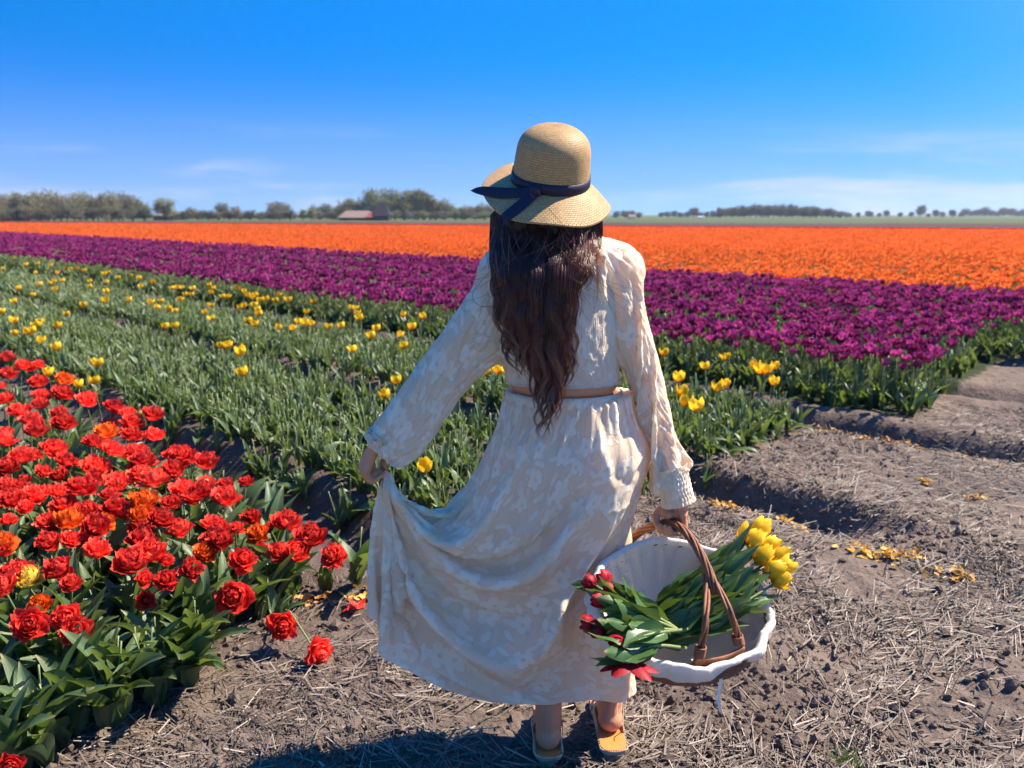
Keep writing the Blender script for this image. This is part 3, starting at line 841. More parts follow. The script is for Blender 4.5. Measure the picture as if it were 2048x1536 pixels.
YL += [(852, 942, 3)]
for px, py, z_ in YL:
    hh = 0.265 + rng.uniform(-0.02, 0.05)
    if z_ == 3: hh = 0.2
    P = G(px, py, hh)
    b = np.array([P[0] + rng.normal(0, 0.015), P[1] + rng.normal(0, 0.02), 0]); b[2] = float(zg(b[0], b[1])) - 0.004
    top = P - b
    path = spline([(0, 0, 0), (top[0] * 0.2, top[1] * 0.2, top[2] * 0.5), top], 6)
    v = rng.integers(0, 5)
    e = plant('yellow_tulip', b, stem_mesh(path, 0.003, 5), [(YB[v], tuple(path[-1] - [0, 0, 0.004]), (rng.normal(0, 0.15), rng.normal(0, 0.15), rng.uniform(0, 6)), rng.uniform(1.45, 1.95) * (0.8 if z_ == 3 else 1))],
              [(LEAVESG[rng.integers(0, 14)], rng.uniform(0, 6.28), rng.uniform(0.9, 1.15), 0) for j in range(3)])
    lab = {0: 'yellow tulip standing in the topped green bed beyond the red tulips', 1: 'yellow tulip at the bed end beside the right sleeve of the person',
           2: 'yellow tulip seen between the left sleeve and the waist', 3: 'single small yellow tulip just above the lifted skirt edge'}[z_]
    if z_ == 0 and py < 640: lab = 'small distant yellow tulip scattered in the green beds towards the purple band'
    tag(e, lab, 'tulip', {0: 'yellow tulips in the green beds', 1: 'yellow tulips at the bed end', 2: 'yellow tulips behind the waist', 3: None}[z_])

# ------------------------------------------------------------------ masses made of real plants
def combine(name, parts):
    """parts: (mesh, matrix) -> one mesh with the materials of all"""
    mb = MB(); mats = []
    for me_, M in parts:
        V = np.empty(len(me_.vertices) * 3, np.float32); me_.vertices.foreach_get('co', V)
        V = V.reshape(-1, 3) @ np.array(M.to_3x3()).T + np.array(M.translation)
        mt = me_.materials[0]
        if mt not in mats: mats.append(mt)
        uvl = me_.uv_layers[0].data if me_.uv_layers else None
        uv = np.zeros((len(V), 2))
        if uvl:
            U = np.empty(len(uvl) * 2, np.float32); uvl.foreach_get('uv', U)
            L = np.empty(len(me_.loops), np.int32); me_.loops.foreach_get('vertex_index', L)
            uv[L] = U.reshape(-1, 2)
        by = {}
        for p in me_.polygons: by.setdefault(len(p.vertices), []).append(tuple(p.vertices))
        n0 = mb.n
        first = True
        for k, f in by.items():
            if first: mb.add(V, np.array(f), uv, mats.index(mt)); first = False
            else:
                (mb.F3 if k == 3 else mb.F4).append(np.array(f) + n0); (mb.M3 if k == 3 else mb.M4).append(np.full(len(f), mats.index(mt)))
    return mb.mesh(name, mats)
def TRS(loc=(0, 0, 0), rot=(0, 0, 0), s=1.0):
    return Matrix.LocRotScale(Vector(loc), Euler(rot), Vector((s, s, s)))
def mass(name, P, rotz, scl, idx, protos, label, tilt=None):
    """one object whose points carry a copy of a plant each"""
    me_ = bpy.data.meshes.new(name)
    me_.vertices.add(len(P)); me_.vertices.foreach_set('co', np.asarray(P, np.float32).ravel())
    rot = np.zeros((len(P), 3), np.float32); rot[:, 2] = rotz
    if tilt is not None: rot[:, :2] = tilt
    a = me_.attributes.new('rot', 'FLOAT_VECTOR', 'POINT'); a.data.foreach_set('vector', rot.ravel())
    a = me_.attributes.new('scl', 'FLOAT', 'POINT'); a.data.foreach_set('value', np.asarray(scl, np.float32))
    a = me_.attributes.new('idx', 'INT', 'POINT'); a.data.foreach_set('value', np.asarray(idx, np.int32))
    o = obj(name, me_)
    ng = bpy.data.node_groups.new(name + '_growth', 'GeometryNodeTree')
    ng.interface.new_socket('Geometry', in_out='INPUT', socket_type='NodeSocketGeometry')
    ng.interface.new_socket('Geometry', in_out='OUTPUT', socket_type='NodeSocketGeometry')
    N, Lk = ng.nodes, ng.links
    gi, go = N.new('NodeGroupInput'), N.new('NodeGroupOutput')
    iop = N.new('GeometryNodeInstanceOnPoints')
    Lk.new(gi.outputs[0], iop.inputs['Points'])
    jn = N.new('GeometryNodeJoinGeometry')
    for pm in protos:
        po = bpy.data.objects.new(name + '_plant', pm)
        oi = N.new('GeometryNodeObjectInfo'); oi.inputs['Object'].default_value = po
        gti = N.new('GeometryNodeGeometryToInstance')
        Lk.new(oi.outputs['Geometry'], gti.inputs[0]); Lk.new(gti.outputs[0], jn.inputs[0])
    Lk.new(jn.outputs[0], iop.inputs['Instance'])
    iop.inputs['Pick Instance'].default_value = True
    def na(nm, typ):
        nd = N.new('GeometryNodeInputNamedAttribute'); nd.data_type = typ; nd.inputs['Name'].default_value = nm
        return nd.outputs[0]
    Lk.new(na('idx', 'INT'), iop.inputs['Instance Index'])
    Lk.new(na('rot', 'FLOAT_VECTOR'), iop.inputs['Rotation'])
    Lk.new(na('scl', 'FLOAT'), iop.inputs['Scale'])
    Lk.new(iop.outputs[0], go.inputs[0])
    md = o.modifiers.new('growth', 'NODES'); md.node_group = ng
    return tag(o, label, kind='stuff')
def seen(P, z, m=120):
    q = project(np.column_stack([P, np.full(len(P), z)]))
    return (q[0] > -m) & (q[0] < 2048 + m) & (q[2] > 0.5), q

# --- topped plants: green leaves and bare stems
def headless(seed):
    g = np.random.default_rng(seed)
    parts = [(SHORTSTEM[seed % 3], TRS(s=g.uniform(0.8, 1.25)))]
    for j in range(4): parts.append((LEAVESG[g.integers(0, 14)], TRS(rot=(0, 0, g.uniform(0, 6.28)), s=g.uniform(0.85, 1.25))))
    return parts
HP = [headless(i) for i in range(6)]
HM = [combine('topped_tulip_plant', p) for p in HP]
def sample(s0, s1, t0, t1, dens, falloff=12.0, pw=1.0):
    """points over s, t with a density that thins out with distance; returns P and the size that makes up for it"""
    n = int((s1 - s0) * (t1 - t0) * dens)
    s = rng.uniform(s0, s1, n); t = rng.uniform(t0, t1, n)
    P = s[:, None] * DV + t[:, None] * NV
    r = np.hypot(P[:, 0], P[:, 1])
    k = np.minimum(1, (falloff / r) ** pw)
    m = rng.random(n) < k
    return P[m], np.minimum(1 / np.sqrt(k[m]), 2.2), s[m], t[m]
PP, SC, ss, tt = [], [], [], []
for t0, t1 in ((2.16, 3.53), (3.87, 5.26)):
    P, sc, s, t = sample(2.06, 55, t0, t1, 165, 9, 0.9)
    tr = t0 + np.clip(np.round((t - t0) / 0.15), 0, round((t1 - t0) / 0.15)) * 0.15 + rng.normal(0, 0.024, len(t))
    P = P + (tr - t)[:, None] * NV
    PP.append(P); SC.append(sc); ss.append(s); tt.append(t)
P, sc, s, t = np.concatenate(PP), np.concatenate(SC), np.concatenate(ss), np.concatenate(tt)
m, q = seen(P, 0.2)
P, sc, s, t = P[m], sc[m], s[m], t[m]
q = project(np.column_stack([P, np.full(len(P), 0.12)]))
hid = (q[0] > 760) & (q[0] < 1330) & (q[1] > 250)          # behind the person
order = np.argsort(q[2] + 50 * hid)
near = order[:300]; rest = order[300:]
for k in near:
    p = P[k]; v = int(rng.integers(0, 6))
    e = empty('topped_tulip', (p[0], p[1], float(zg(p[0], p[1])) - 0.004), (0, 0, rng.uniform(0, 6.28)), rng.uniform(0.85, 1.15))
    for i, (me_, M) in enumerate(HP[v]):
        o = obj('stem' if i == 0 else 'leaf', me_, e); o.matrix_basis = M
    if rng.random() < 0.35: obj('leaf', BIGLEAVES[int(rng.integers(0, 6))], e, rot=(0, 0, rng.uniform(0, 6.28)))
    right = project((p[0], p[1], 0.1))[0] > 1200
    qx = project((p[0], p[1], 0.1))[0]
    zone = ('at the bed end between sleeve and rut' if qx > 1420 else 'at the bed end close beside the right sleeve') if right else 'just above the lifted skirt' if qx > 680 else 'at the furrow bank left of the lifted skirt' if qx > 540 else 'further back along the dark furrow'
    tag(e, 'topped flowerless green tulip ' + zone, 'tulip', 'topped tulips ' + zone)
mass('topped_tulip_bed', np.column_stack([P[rest], zg(P[rest, 0], P[rest, 1], False) - 0.004]), rng.uniform(0, 6.28, len(rest)), sc[rest] ** 0.6 * rng.uniform(0.8, 1.2, len(rest)),
     rng.integers(0, 6, len(rest)), HM, 'mass of topped green tulips filling the two beds behind', tilt=rng.normal(0, 0.1, (len(rest), 2)))

# --- purple tulips
def purple(seed):
    g = np.random.default_rng(seed)
    h = 0.40
    az = g.uniform(0, 6.28); l = g.uniform(0.0, 0.05)
    pa = stem_path(h, l, az, 5)
    parts = [(PB[seed % 4], TRS(pa[-1] - [0, 0, 0.003], (g.normal(0, 0.14), g.normal(0, 0.14), g.uniform(0, 6)))), (stem_mesh(pa, 0.003, 4), TRS())]
    for j in range(3): parts.append((LEAVES[g.integers(0, 16)], TRS(rot=(0, 0, g.uniform(0, 6.28)), s=g.uniform(0.65, 1.0))))
    return parts
PPA = [purple(i) for i in range(8)]
PM = [combine('purple_tulip_plant', p) for p in PPA]
P, sc, s, t = sample(0.2, 90, 5.88, 12.3, 115, 11, 1.05)
end = 1.55 + 0.1 * noise2(t * 1.4, t * 0) + 0.15 * (t > 7) - 1.3 * (t > 9.1) + 0.12 * rng.standard_normal(len(t)) * (rng.random(len(t)) < 0.15)
# some run a little ahead of the bed's edge
m, q = seen(P, 0.4)
gap = np.zeros(len(t), bool)
for tf in FURROWS[3:6]: gap |= np.abs(t - tf) < 0.16
m &= (s > end) & ~gap
# plants at the very edge are thinner
m &= rng.random(len(t)) < smooth(5.86, 6.12, t) * 0.75 + 0.25
P, sc, s, t = P[m], sc[m], s[m], t[m]
q = project(np.column_stack([P, np.full(len(P), 0.42)]))
hid = (q[0] > 900) & (q[0] < 1310) | (q[0] < -20) | (q[0] > 2060)
order = np.argsort(q[2] + 50 * hid)
near, rest = order[:300], order[300:]
for k in near:
    p = P[k]; v = int(rng.integers(0, 8))
    e = empty('purple_tulip', (p[0], p[1], float(zg(p[0], p[1])) - 0.004), (rng.normal(0, 0.06), rng.normal(0, 0.06), rng.uniform(0, 6.28)), rng.uniform(0.86, 1.12))
    for i, (me_, M) in enumerate(PPA[v]):
        o = obj('bloom' if i == 0 else 'stem' if i == 1 else 'leaf', me_, e); o.matrix_basis = M
    qx = project((p[0], p[1], 0.4))[0]; tk = st(p[0], p[1])[1]
    zone = 'left of the person' if qx < 950 else 'just right of the sleeve' if qx < 1450 else 'behind the yellow tulips' if qx < 1620 else 'above the shaded rut' if qx < 1800 else 'at the right-hand corner of the band'
    tag(e, 'deep purple tulip, %s of its band, %s' % ('very front row' if tk < 6.05 else 'second row' if tk < 6.25 else 'third row' if tk < 6.5 else 'deeper rows', zone), 'tulip', 'purple tulips along the near edge, ' + zone)
mass('purple_tulip_band', np.column_stack([P[rest], zg(P[rest, 0], P[rest, 1], False) - 0.004]), rng.uniform(0, 6.28, len(rest)), np.clip(sc[rest] ** 0.35, 1, 1.25) * rng.uniform(0.88, 1.1, len(rest)),
     rng.integers(0, 8, len(rest)), PM, 'band of massed deep purple tulips across the field', tilt=rng.normal(0, 0.06, (len(rest), 2)))

# --- the orange field
def orange(seed, mats=None):
    g = np.random.default_rng(seed)
    pa = stem_path(0.38, g.uniform(0, 0.04), g.uniform(0, 6), 4)
    parts = [(OB[seed % 3], TRS(pa[-1] - [0, 0, 0.003], (g.normal(0, 0.15), g.normal(0, 0.15), g.uniform(0, 6)))), (stem_mesh(pa, 0.003, 3), TRS())]
    for j in range(2): parts.append((LEAVESG[g.integers(0, 14)], TRS(rot=(0, 0, g.uniform(0, 6.28)), s=g.uniform(1.2, 1.6))))
    return combine('orange_tulip_plant', parts)
def clump(seed, bl, n=9, rad=0.16):
    g = np.random.default_rng(seed); parts = []
    for i in range(n):
        a, r = g.uniform(0, 6.28), rad * math.sqrt(g.random())
        parts.append((bl[i % len(bl)], TRS((r * math.cos(a), r * math.sin(a), 0.36 + g.normal(0, 0.02)), (g.normal(0, 0.2), g.normal(0, 0.2), g.uniform(0, 6)), g.uniform(0.9, 1.15))))
    for i in range(4):
        a, r = g.uniform(0, 6.28), rad * math.sqrt(g.random())
        parts.append((LEAVESG[g.integers(0, 14)], TRS((r * math.cos(a), r * math.sin(a), 0.0), (0, 0, g.uniform(0, 6)), 1.4)))
    return combine('orange_tulip_clump', parts)
OM = [orange(i) for i in range(6)]
OBF = [cup_bloom(300 + i, ORANGE, 0.2, 0.055, lo=True) for i in range(3)]
RBF = [cup_bloom(310 + i, REDFAR, 0.2, 0.055, lo=True) for i in range(3)]
OC = [clump(i, OBF) for i in range(4)]
RC = [clump(10 + i, RBF) for i in range(3)]
P, sc, s, t = sample(-8, 34, 12.42, 30, 62, 14, 0.35)
m, q = seen(P, 0.4)
r = np.hypot(P[:, 0], P[:, 1])
m &= (r < 27 + rng.normal(0, 2.0, len(r)))
# a few missing plants make the dark gaps of the near rows
m &= ~((noise2(s * 0.5, t * 3.2) > 0.42) & (rng.random(len(t)) < 0.6))
P, s, t = P[m], s[m], t[m]
q = project(np.column_stack([P, np.full(len(P), 0.4)]))
hid = (q[0] > 900) & (q[0] < 1310) | (q[0] < -20) | (q[0] > 2060)
order = np.argsort(q[2] + 100 * hid)
near, rest = order[:300], order[300:]
for k in near:
    p = P[k]
    e = obj('orange_tulip', OM[int(rng.integers(0, 6))], None, (p[0], p[1], float(zg(p[0], p[1])) - 0.004), (0, 0, rng.uniform(0, 6.28)), rng.uniform(0.9, 1.15))
    qx = project((p[0], p[1], 0.4))[0]
    zone = 'right beside the shoulder' if qx < 1500 else 'midway from shoulder to right edge' if qx < 1750 else 'near the right edge'
    tag(e, 'small orange tulip behind the purple band, ' + zone, 'tulip', 'orange tulips of the first rows, ' + zone)
mass('orange_tulip_field', np.column_stack([P[rest], np.zeros(len(rest))]), rng.uniform(0, 6.28, len(rest)), rng.uniform(0.9, 1.15, len(rest)), rng.integers(0, 6, len(rest)), OM,
     'near part of the wide field of orange tulips', tilt=rng.normal(0, 0.08, (len(rest), 2)))
# far part: clumps
n = 60000
r = np.exp(rng.uniform(math.log(23), math.log(175), n * 2)); a = np.radians(rng.uniform(-41, 41, n * 2))
keep = rng.random(n * 2) < np.clip((r / 60) ** 0.9, 0.25, 1)
P = np.stack([r * np.sin(a), r * np.cos(a)], 1)[keep]
r = r[keep]
s, t = st(P[:, 0], P[:, 1]); ed = edge_dist(P[:, 0], P[:, 1])
m = (t > 12.45) & (ed < 0) & (r > 26 + rng.normal(0, 1.5, len(r)))
P, ed, r = P[m], ed[m], r[m]
isr = ed > -7
scl = np.clip((r / 30) ** 0.30, 1, 1.5) * rng.uniform(0.85, 1.1, len(r))
for nm, mm, pr, lab in (('orange_tulip_field_far', ~isr, OC, 'far part of the wide field of orange tulips'), ('red_tulip_strip', isr, RC, 'thin strip of red tulips along the far field edge')):
    k = mm.sum()
    mass(nm.replace('_far', '_distance'), np.column_stack([P[mm], np.full(k, -0.36) * (scl[mm] - 1)]), rng.uniform(0, 6.28, k), scl[mm], rng.integers(0, len(pr), k), pr, lab)

# ------------------------------------------------------------------ fallen petals and a tuft
def petal_heap(px, py, n, rad, mat, label, h=0.0, flat=0.5):
    n = int(n * 1.7) if n > 5 else n
    c = G(px, py, 0.0)
    mb = MB()
    for i in range(n):
        x, y = c[0] + rng.normal(0, rad), c[1] + rng.normal(0, rad * flat)
        sub = MB(); petal(sub, 0, rng.uniform(0.024, 0.042), rng.uniform(0.008, 0.014), 1.55, 1.1, 0, 0, 0.5, 4, 3, 0.08)
        V = sub.V[0] @ rotmat(rng.normal(0, 0.35), rng.normal(0.0, 0.3), rng.uniform(0, 6.28)).T
        mb.add(V + [x, y, float(zg(x, y)) + rng.uniform(0.004, 0.02)], sub.F4[0], sub.UV[0])
    tag(obj('fallen_petals', mb.mesh('fallen_petals', mat)), label, kind='stuff')
WILT = mat_petal('wilted_orange_petal', (0.50, 0.24, 0.035), (0.60, 0.34, 0.06), 0.2)
petal_heap(1480, 1022, 45, 0.075, WILT, 'wilted orange petals below the rut right of the cuff')
petal_heap(1605, 1048, 40, 0.06, WILT, 'heap of wilted orange petals behind the yellow bunch')
petal_heap(1775, 1110, 40, 0.085, WILT, 'wilted orange petals strewn on straw at the right')
petal_heap(1910, 1162, 14, 0.06, WILT, 'few wilted petals far right on the straw')
petal_heap(1850, 968, 8, 0.03, WILT, 'few orange petals on the straw bed at the right')
petal_heap(1950, 1003, 10, 0.03, WILT, 'small yellow petal heap on the straw near the right edge')
petal_heap(1700, 868, 40, 0.16, WILT, 'orange petals in the shade below the purple band')
petal_heap(1840, 893, 40, 0.14, WILT, 'orange petals along the rut on the right')
petal_heap(1990, 915, 40, 0.16, WILT, 'orange petals along the rut at the right edge')
petal_heap(740, 1205, 18, 0.05, WILT, 'dried orange petals on the soil left of the skirt')
petal_heap(1100, 1075, 1, 0.01, WILT, 'single wilted petal behind the skirt')
petal_heap(640, 1200, 14, 0.05, FADED, 'pale dried petals at the corner of the red bed')
petal_heap(706, 1228, 7, 0.016, RED, 'few red petals fallen on the soil beside the skirt')
mb = MB()
c = G(1695, 1530, 0)
for i in range(130):
    x, y = c[0] + rng.normal(0, 0.025), c[1] + rng.normal(0, 0.02)
    a, l = rng.uniform(0, 6.28), rng.uniform(0.02, 0.045)
    d = np.array([math.cos(a), math.sin(a), 0]) * rng.uniform(0.2, 0.8) * l
    s_ = np.array([-math.sin(a), math.cos(a), 0]) * 0.0011
    b = np.array([x, y, float(zg(x, y)) - 0.002])
    mb.add([b - s_, b + s_, b + d * 0.5 + s_ * .8 + [0, 0, l * .7], b + d * 0.5 - s_ * .8 + [0, 0, l * .7]], [[0, 1, 2, 3]])
    mb.add([b + d * 0.5 - s_ * .8 + [0, 0, l * .7], b + d * 0.5 + s_ * .8 + [0, 0, l * .7], b + d + [0, 0, l]], [[0, 1, 2]])
tag(obj('grass_tuft', mb.mesh('grass_tuft', mat_plain('grass', (0.13, 0.20, 0.05), 0.5, 0.3, 0.3, 80, 0.3))), 'small tuft of green grass in the straw at the bottom right', kind='stuff')
# ------------------------------------------------------------------ trees along the horizon
def mat_crown(name, c1, c2, transl=0.2):
    m = NT(name)
    n = m.noise(m.coord('Object'), 1.1, 3)
    c = m.mix(m.smooth(n, 0.35, 0.65), c1, c2)
    c = m.mix(m.math('MULTIPLY', m.rand(), 0.5), c, tuple(x * 0.7 for x in c1))
    return m.pbr(c, 0.8, 0.15, None, transl, c)
CROWNS = {'bare': mat_crown('bare_twigs', (0.185, 0.16, 0.085), (0.26, 0.23, 0.125)),
          'bud': mat_crown('budding_twigs', (0.21, 0.205, 0.095), (0.31, 0.30, 0.15)),
          'green': mat_crown('young_foliage', (0.215, 0.235, 0.105), (0.30, 0.315, 0.155)),
          'dark': mat_crown('dark_foliage', (0.11, 0.12, 0.065), (0.165, 0.17, 0.095))}
BARK = mat_plain('bark', (0.10, 0.078, 0.060), 0.9, 0.1, 0.3, 3)
def tree_meshes(seed, kind, shape):
    """unit tree, 1 m tall"""
    g = np.random.default_rng(seed)
    mb = MB(); tips = []
    add_tube(mb, spline([(0, 0, 0), (g.normal(0, .01), g.normal(0, .01), 0.3), (g.normal(0, .03), g.normal(0, .03), 0.72)], 6), np.linspace(0.022, 0.008, 6), 6)
    W = {'round': 0.40, 'poplar': 0.13, 'spread': 0.52, 'scrub': 0.55}[shape]
    nb = 40 if shape != 'scrub' else 20
    for i in range(nb):
        z0 = g.uniform(0.12, 0.62) if shape != 'scrub' else g.uniform(0.02, 0.3)
        a = g.uniform(0, 6.28)
        zr = g.uniform(0.22, 0.97) if shape != 'scrub' else g.uniform(0.25, 0.98)
        prof = math.sqrt(max(0.05, 1 - ((zr - 0.55) / 0.48) ** 2)) if shape != 'scrub' else math.sqrt(max(.05, 1 - zr * .8))
        r = W * prof * g.uniform(0.35, 1.0)
        tip = np.array([r * math.cos(a), r * math.sin(a), zr])
        b = np.array([0, 0, z0])
        pth = spline([b, b * 0.4 + tip * 0.6 * np.array([1, 1, 0.85]) + np.array([0, 0, z0 * 0.1]), tip], 6)
        add_tube(mb, pth, np.linspace(0.009, 0.002, 6), 4, caps=False)
        tips += [pth[j] for j in (3, 4, 5)]
    tr = mb.mesh('tree_trunk', BARK)
    tips = np.array(tips)
    n = {'bare': 4200, 'bud': 4600, 'green': 4800, 'dark': 4800}[kind]
    c = tips[g.integers(0, len(tips), n)]
    P = c + g.normal(0, 1, (n, 3)) * np.array([0.075, 0.075, 0.060]) * (0.8 if shape == 'poplar' else 1.0)
    P[:, 2] = np.maximum(P[:, 2], 0.03)
    d = g.normal(0, 1, (n, 3)); d[:, 2] = np.abs(d[:, 2]) * (1.2 if kind in ('bare', 'bud') else 0.4)
    d /= np.linalg.norm(d, axis=1, keepdims=True)
    e = np.cross(d, g.normal(0, 1, (n, 3))); e /= np.linalg.norm(e, axis=1, keepdims=True)
    L, w = {'bare': (0.036, 0.0055), 'bud': (0.028, 0.0095), 'green': (0.020, 0.013), 'dark': (0.020, 0.014)}[kind]
    l = L * g.uniform(0.6, 1.4, n)[:, None]; w = w * g.uniform(0.6, 1.4, n)[:, None]
    V = np.stack([P - d * l - e * w, P - d * l * 0.2 + e * w * 1.3, P + d * l + e * w * 0.3, P + d * l * 0.3 - e * w], 1).reshape(-1, 3)
    cr = mesh('tree_crown', V, np.arange(n * 4).reshape(-1, 4), CROWNS[kind], smooth=False)
    return tr, cr
TV = {}
for j, (k, s_) in enumerate([('bare', 'round'), ('bare', 'spread'), ('bud', 'round'), ('bud', 'poplar'), ('green', 'round'), ('bare', 'scrub'), ('dark', 'scrub'), ('bud', 'spread'), ('dark', 'round'), ('green', 'scrub')]):
    TV[(k, s_)] = [tree_meshes(500 + j * 3 + v, k, s_) for v in range(2)]
def tree(px, top, D, kind, shape, label, wide=1.0, group=None, name='tree'):
    b = ray(px, 432.0); k = D / math.hypot(b[0], b[1])
    x, y = b[0] * k, b[1] * k
    dep = project((x, y, 0))[2]
    h = CAM_H + (430.5 - top) / FPX * dep * 1.0
    tm = TV[(kind, shape)][int(rng.integers(0, 2))]
    e = empty(name, (x, y, 0), (0, 0, rng.uniform(0, 6.28)), (h * wide, h * wide, h))
    obj('trunk', tm[0], e); obj('crown', tm[1], e)
    return tag(e, label, 'tree', group)
WL = 'bare-twigged tree in the wood behind the grey barn at the far left'
left = [(-150, 386), (-110, 388), (-70, 384), (-38, 387), (-8, 386), (20, 390), (48, 386), (75, 384), (98, 383), (122, 386), (148, 387), (172, 386), (196, 388), (222, 386), (246, 387), (266, 393), (286, 403)]
for i, (x, y) in enumerate(left):
    tree(x, y, 215 + (i % 3) * 9, ['bare', 'bud', 'bare', 'bud', 'bare'][i % 5], ['round', 'round', 'spread', 'round'][i % 4], WL, 1.0, 'trees of the wood at the far left')
for i, x in enumerate(range(-160, 300, 26)):
    tree(x + 8, 419 - (i % 3) * 3, 206, 'dark' if i % 2 else 'bare', 'scrub', 'low brown shrub at the foot of the wood at the far left', 1.5, 'undergrowth of the left wood', 'shrub')
tree(330, 398, 214, 'green', 'round', 'round pale green tree standing alone right of the left wood', 1.35)
for x, y, k, s_, l in [(383, 414, 'bare', 'round', 'small bare tree right of the lone round green tree'), (447, 406, 'bare', 'round', 'taller bare tree of the low hedge between wood and farm'),
                       (470, 413, 'bare', 'round', 'bare tree right beside the taller hedge tree'), (547, 404, 'bare', 'round', 'slim bare tree in the middle of the low hedge'),
                       (567, 405, 'bare', 'round', 'slim bare tree just right of the middle hedge tree'), (627, 411, 'bud', 'round', 'budding tree above the two green bushes'), (653, 408, 'bare', 'round', 'bare tree just left of the farm roof'),
                       (672, 412, 'bare', 'round', 'bare tree behind the left end of the farm roof')]:
    tree(x, y, 232, k, s_, l, 1.1)
for i, x in enumerate([352, 372, 395, 415, 437, 458, 480, 500, 520, 540, 560, 580, 640, 664]):
    tree(x, 424 - (i % 4), 225, ['bare', 'dark'][i % 2], 'scrub', 'low bare shrub of the hedge between the wood and the farm', 1.9, 'shrubs of the low hedge', 'shrub')
tree(605, 420, 220, 'green', 'round', 'left one of two small bright green bushes', 1.3, None, 'bush'); tree(622, 419, 220, 'green', 'round', 'right one of two small bright green bushes', 1.3, None, 'bush')
for x, y, k, s_, w, l in [(693, 398, 'bud', 'round', 1.2, 'dense budding tree above the low farm roof'), (722, 398, 'bud', 'round', 1.0, 'thin budding tree left of the tall willow clump'),
                          (748, 381, 'green', 'round', 1.0, 'tall pale green tree at the left of the willow clump'), (778, 380, 'green', 'spread' if False else 'round', 1.1, 'tall pale green tree in the middle of the willow clump'),
                          (808, 382, 'bud', 'round', 1.1, 'tall budding tree at the right of the willow clump'), (836, 382, 'bud', 'poplar', 1.3, 'tall slim poplar right of the willow clump'), (846, 384, 'bud', 'poplar', 1.2, 'second slim poplar right of the willow clump'),
                          (860, 390, 'bud', 'poplar', 1.4, 'slightly lower poplar third from the willow clump'), (872, 400, 'bud', 'round', 1.0, 'rounded budding tree right of the poplars'), (890, 399, 'bud', 'round', 1.0, 'rounded budding tree second right of the poplars')]:
    tree(x, y, 228, k, s_, l, w)
for i, (x, y) in enumerate([(912, 414), (930, 412), (950, 410), (968, 408), (985, 411), (1005, 414), (1060, 416), (1120, 416)]):
    tree(x, y, 235, ['bare', 'bud'][i % 2], 'round', 'low bare tree of the row reaching behind the hat', 1.5, 'low trees reaching behind the hat')
for i, x in enumerate(range(690, 1010, 20)):
    tree(x, 424 - (i % 3), 224, ['dark', 'bare', 'green'][i % 3], 'scrub', 'low shrub at the foot of the farm trees', 1.8, 'shrubs at the foot of the farm trees', 'shrub')
for i, (x, y) in enumerate([(1190, 420), (1205, 417), (1232, 422), (1250, 420), (1264, 421), (1278, 424)]):
    tree(x, y, 330, 'bare', 'round', 'small bare tree just right of the hat brim on the horizon', 1.4, 'small bare trees right of the hat')
for i, x in enumerate(range(1322, 1450, 13)):
    tree(x, 425 - (i % 3) * 1.5 - (6 if x == 1387 else 0), 420, 'dark', 'round', 'tiny dark tree in the thin row left of the mound of woodland', 1.5, 'thin row of tiny trees')
for i, x in enumerate(range(1440, 1700, 12)):
    y = 409 + 14 * ((x - 1545) / 150.0) ** 2 + (i % 3) * 1.2
    tree(x, y, 360 + (i % 2) * 12, ['dark', 'bare', 'dark', 'bud'][i % 4], 'round', 'tree in the dark mound of woodland on the right horizon', 1.25, 'trees of the woodland mound')
for i, (x, y) in enumerate([(1700, 427), (1716, 425), (1735, 422), (1742, 424), (1758, 426), (1773, 421), (1800, 425), (1822, 424), (1856, 427), (1872, 420), (1885, 424), (1905, 420), (1922, 425)]):
    tree(x, y, 520, 'dark', 'round', 'small distant tree between the woodland mound and the right edge', 1.3, 'scattered distant trees on the right')
tree(1841, 411, 500, 'dark', 'round', 'tallest of the scattered distant trees on the right horizon', 1.0)
for i, x in enumerate(range(1930, 2180, 13)):
    tree(x, 418 + (i % 3) + 3 * math.sin(i * 1.7), 650, 'dark', 'round', 'hazy distant tree in the row at the right edge', 1.5, 'row of hazy trees at the right edge')

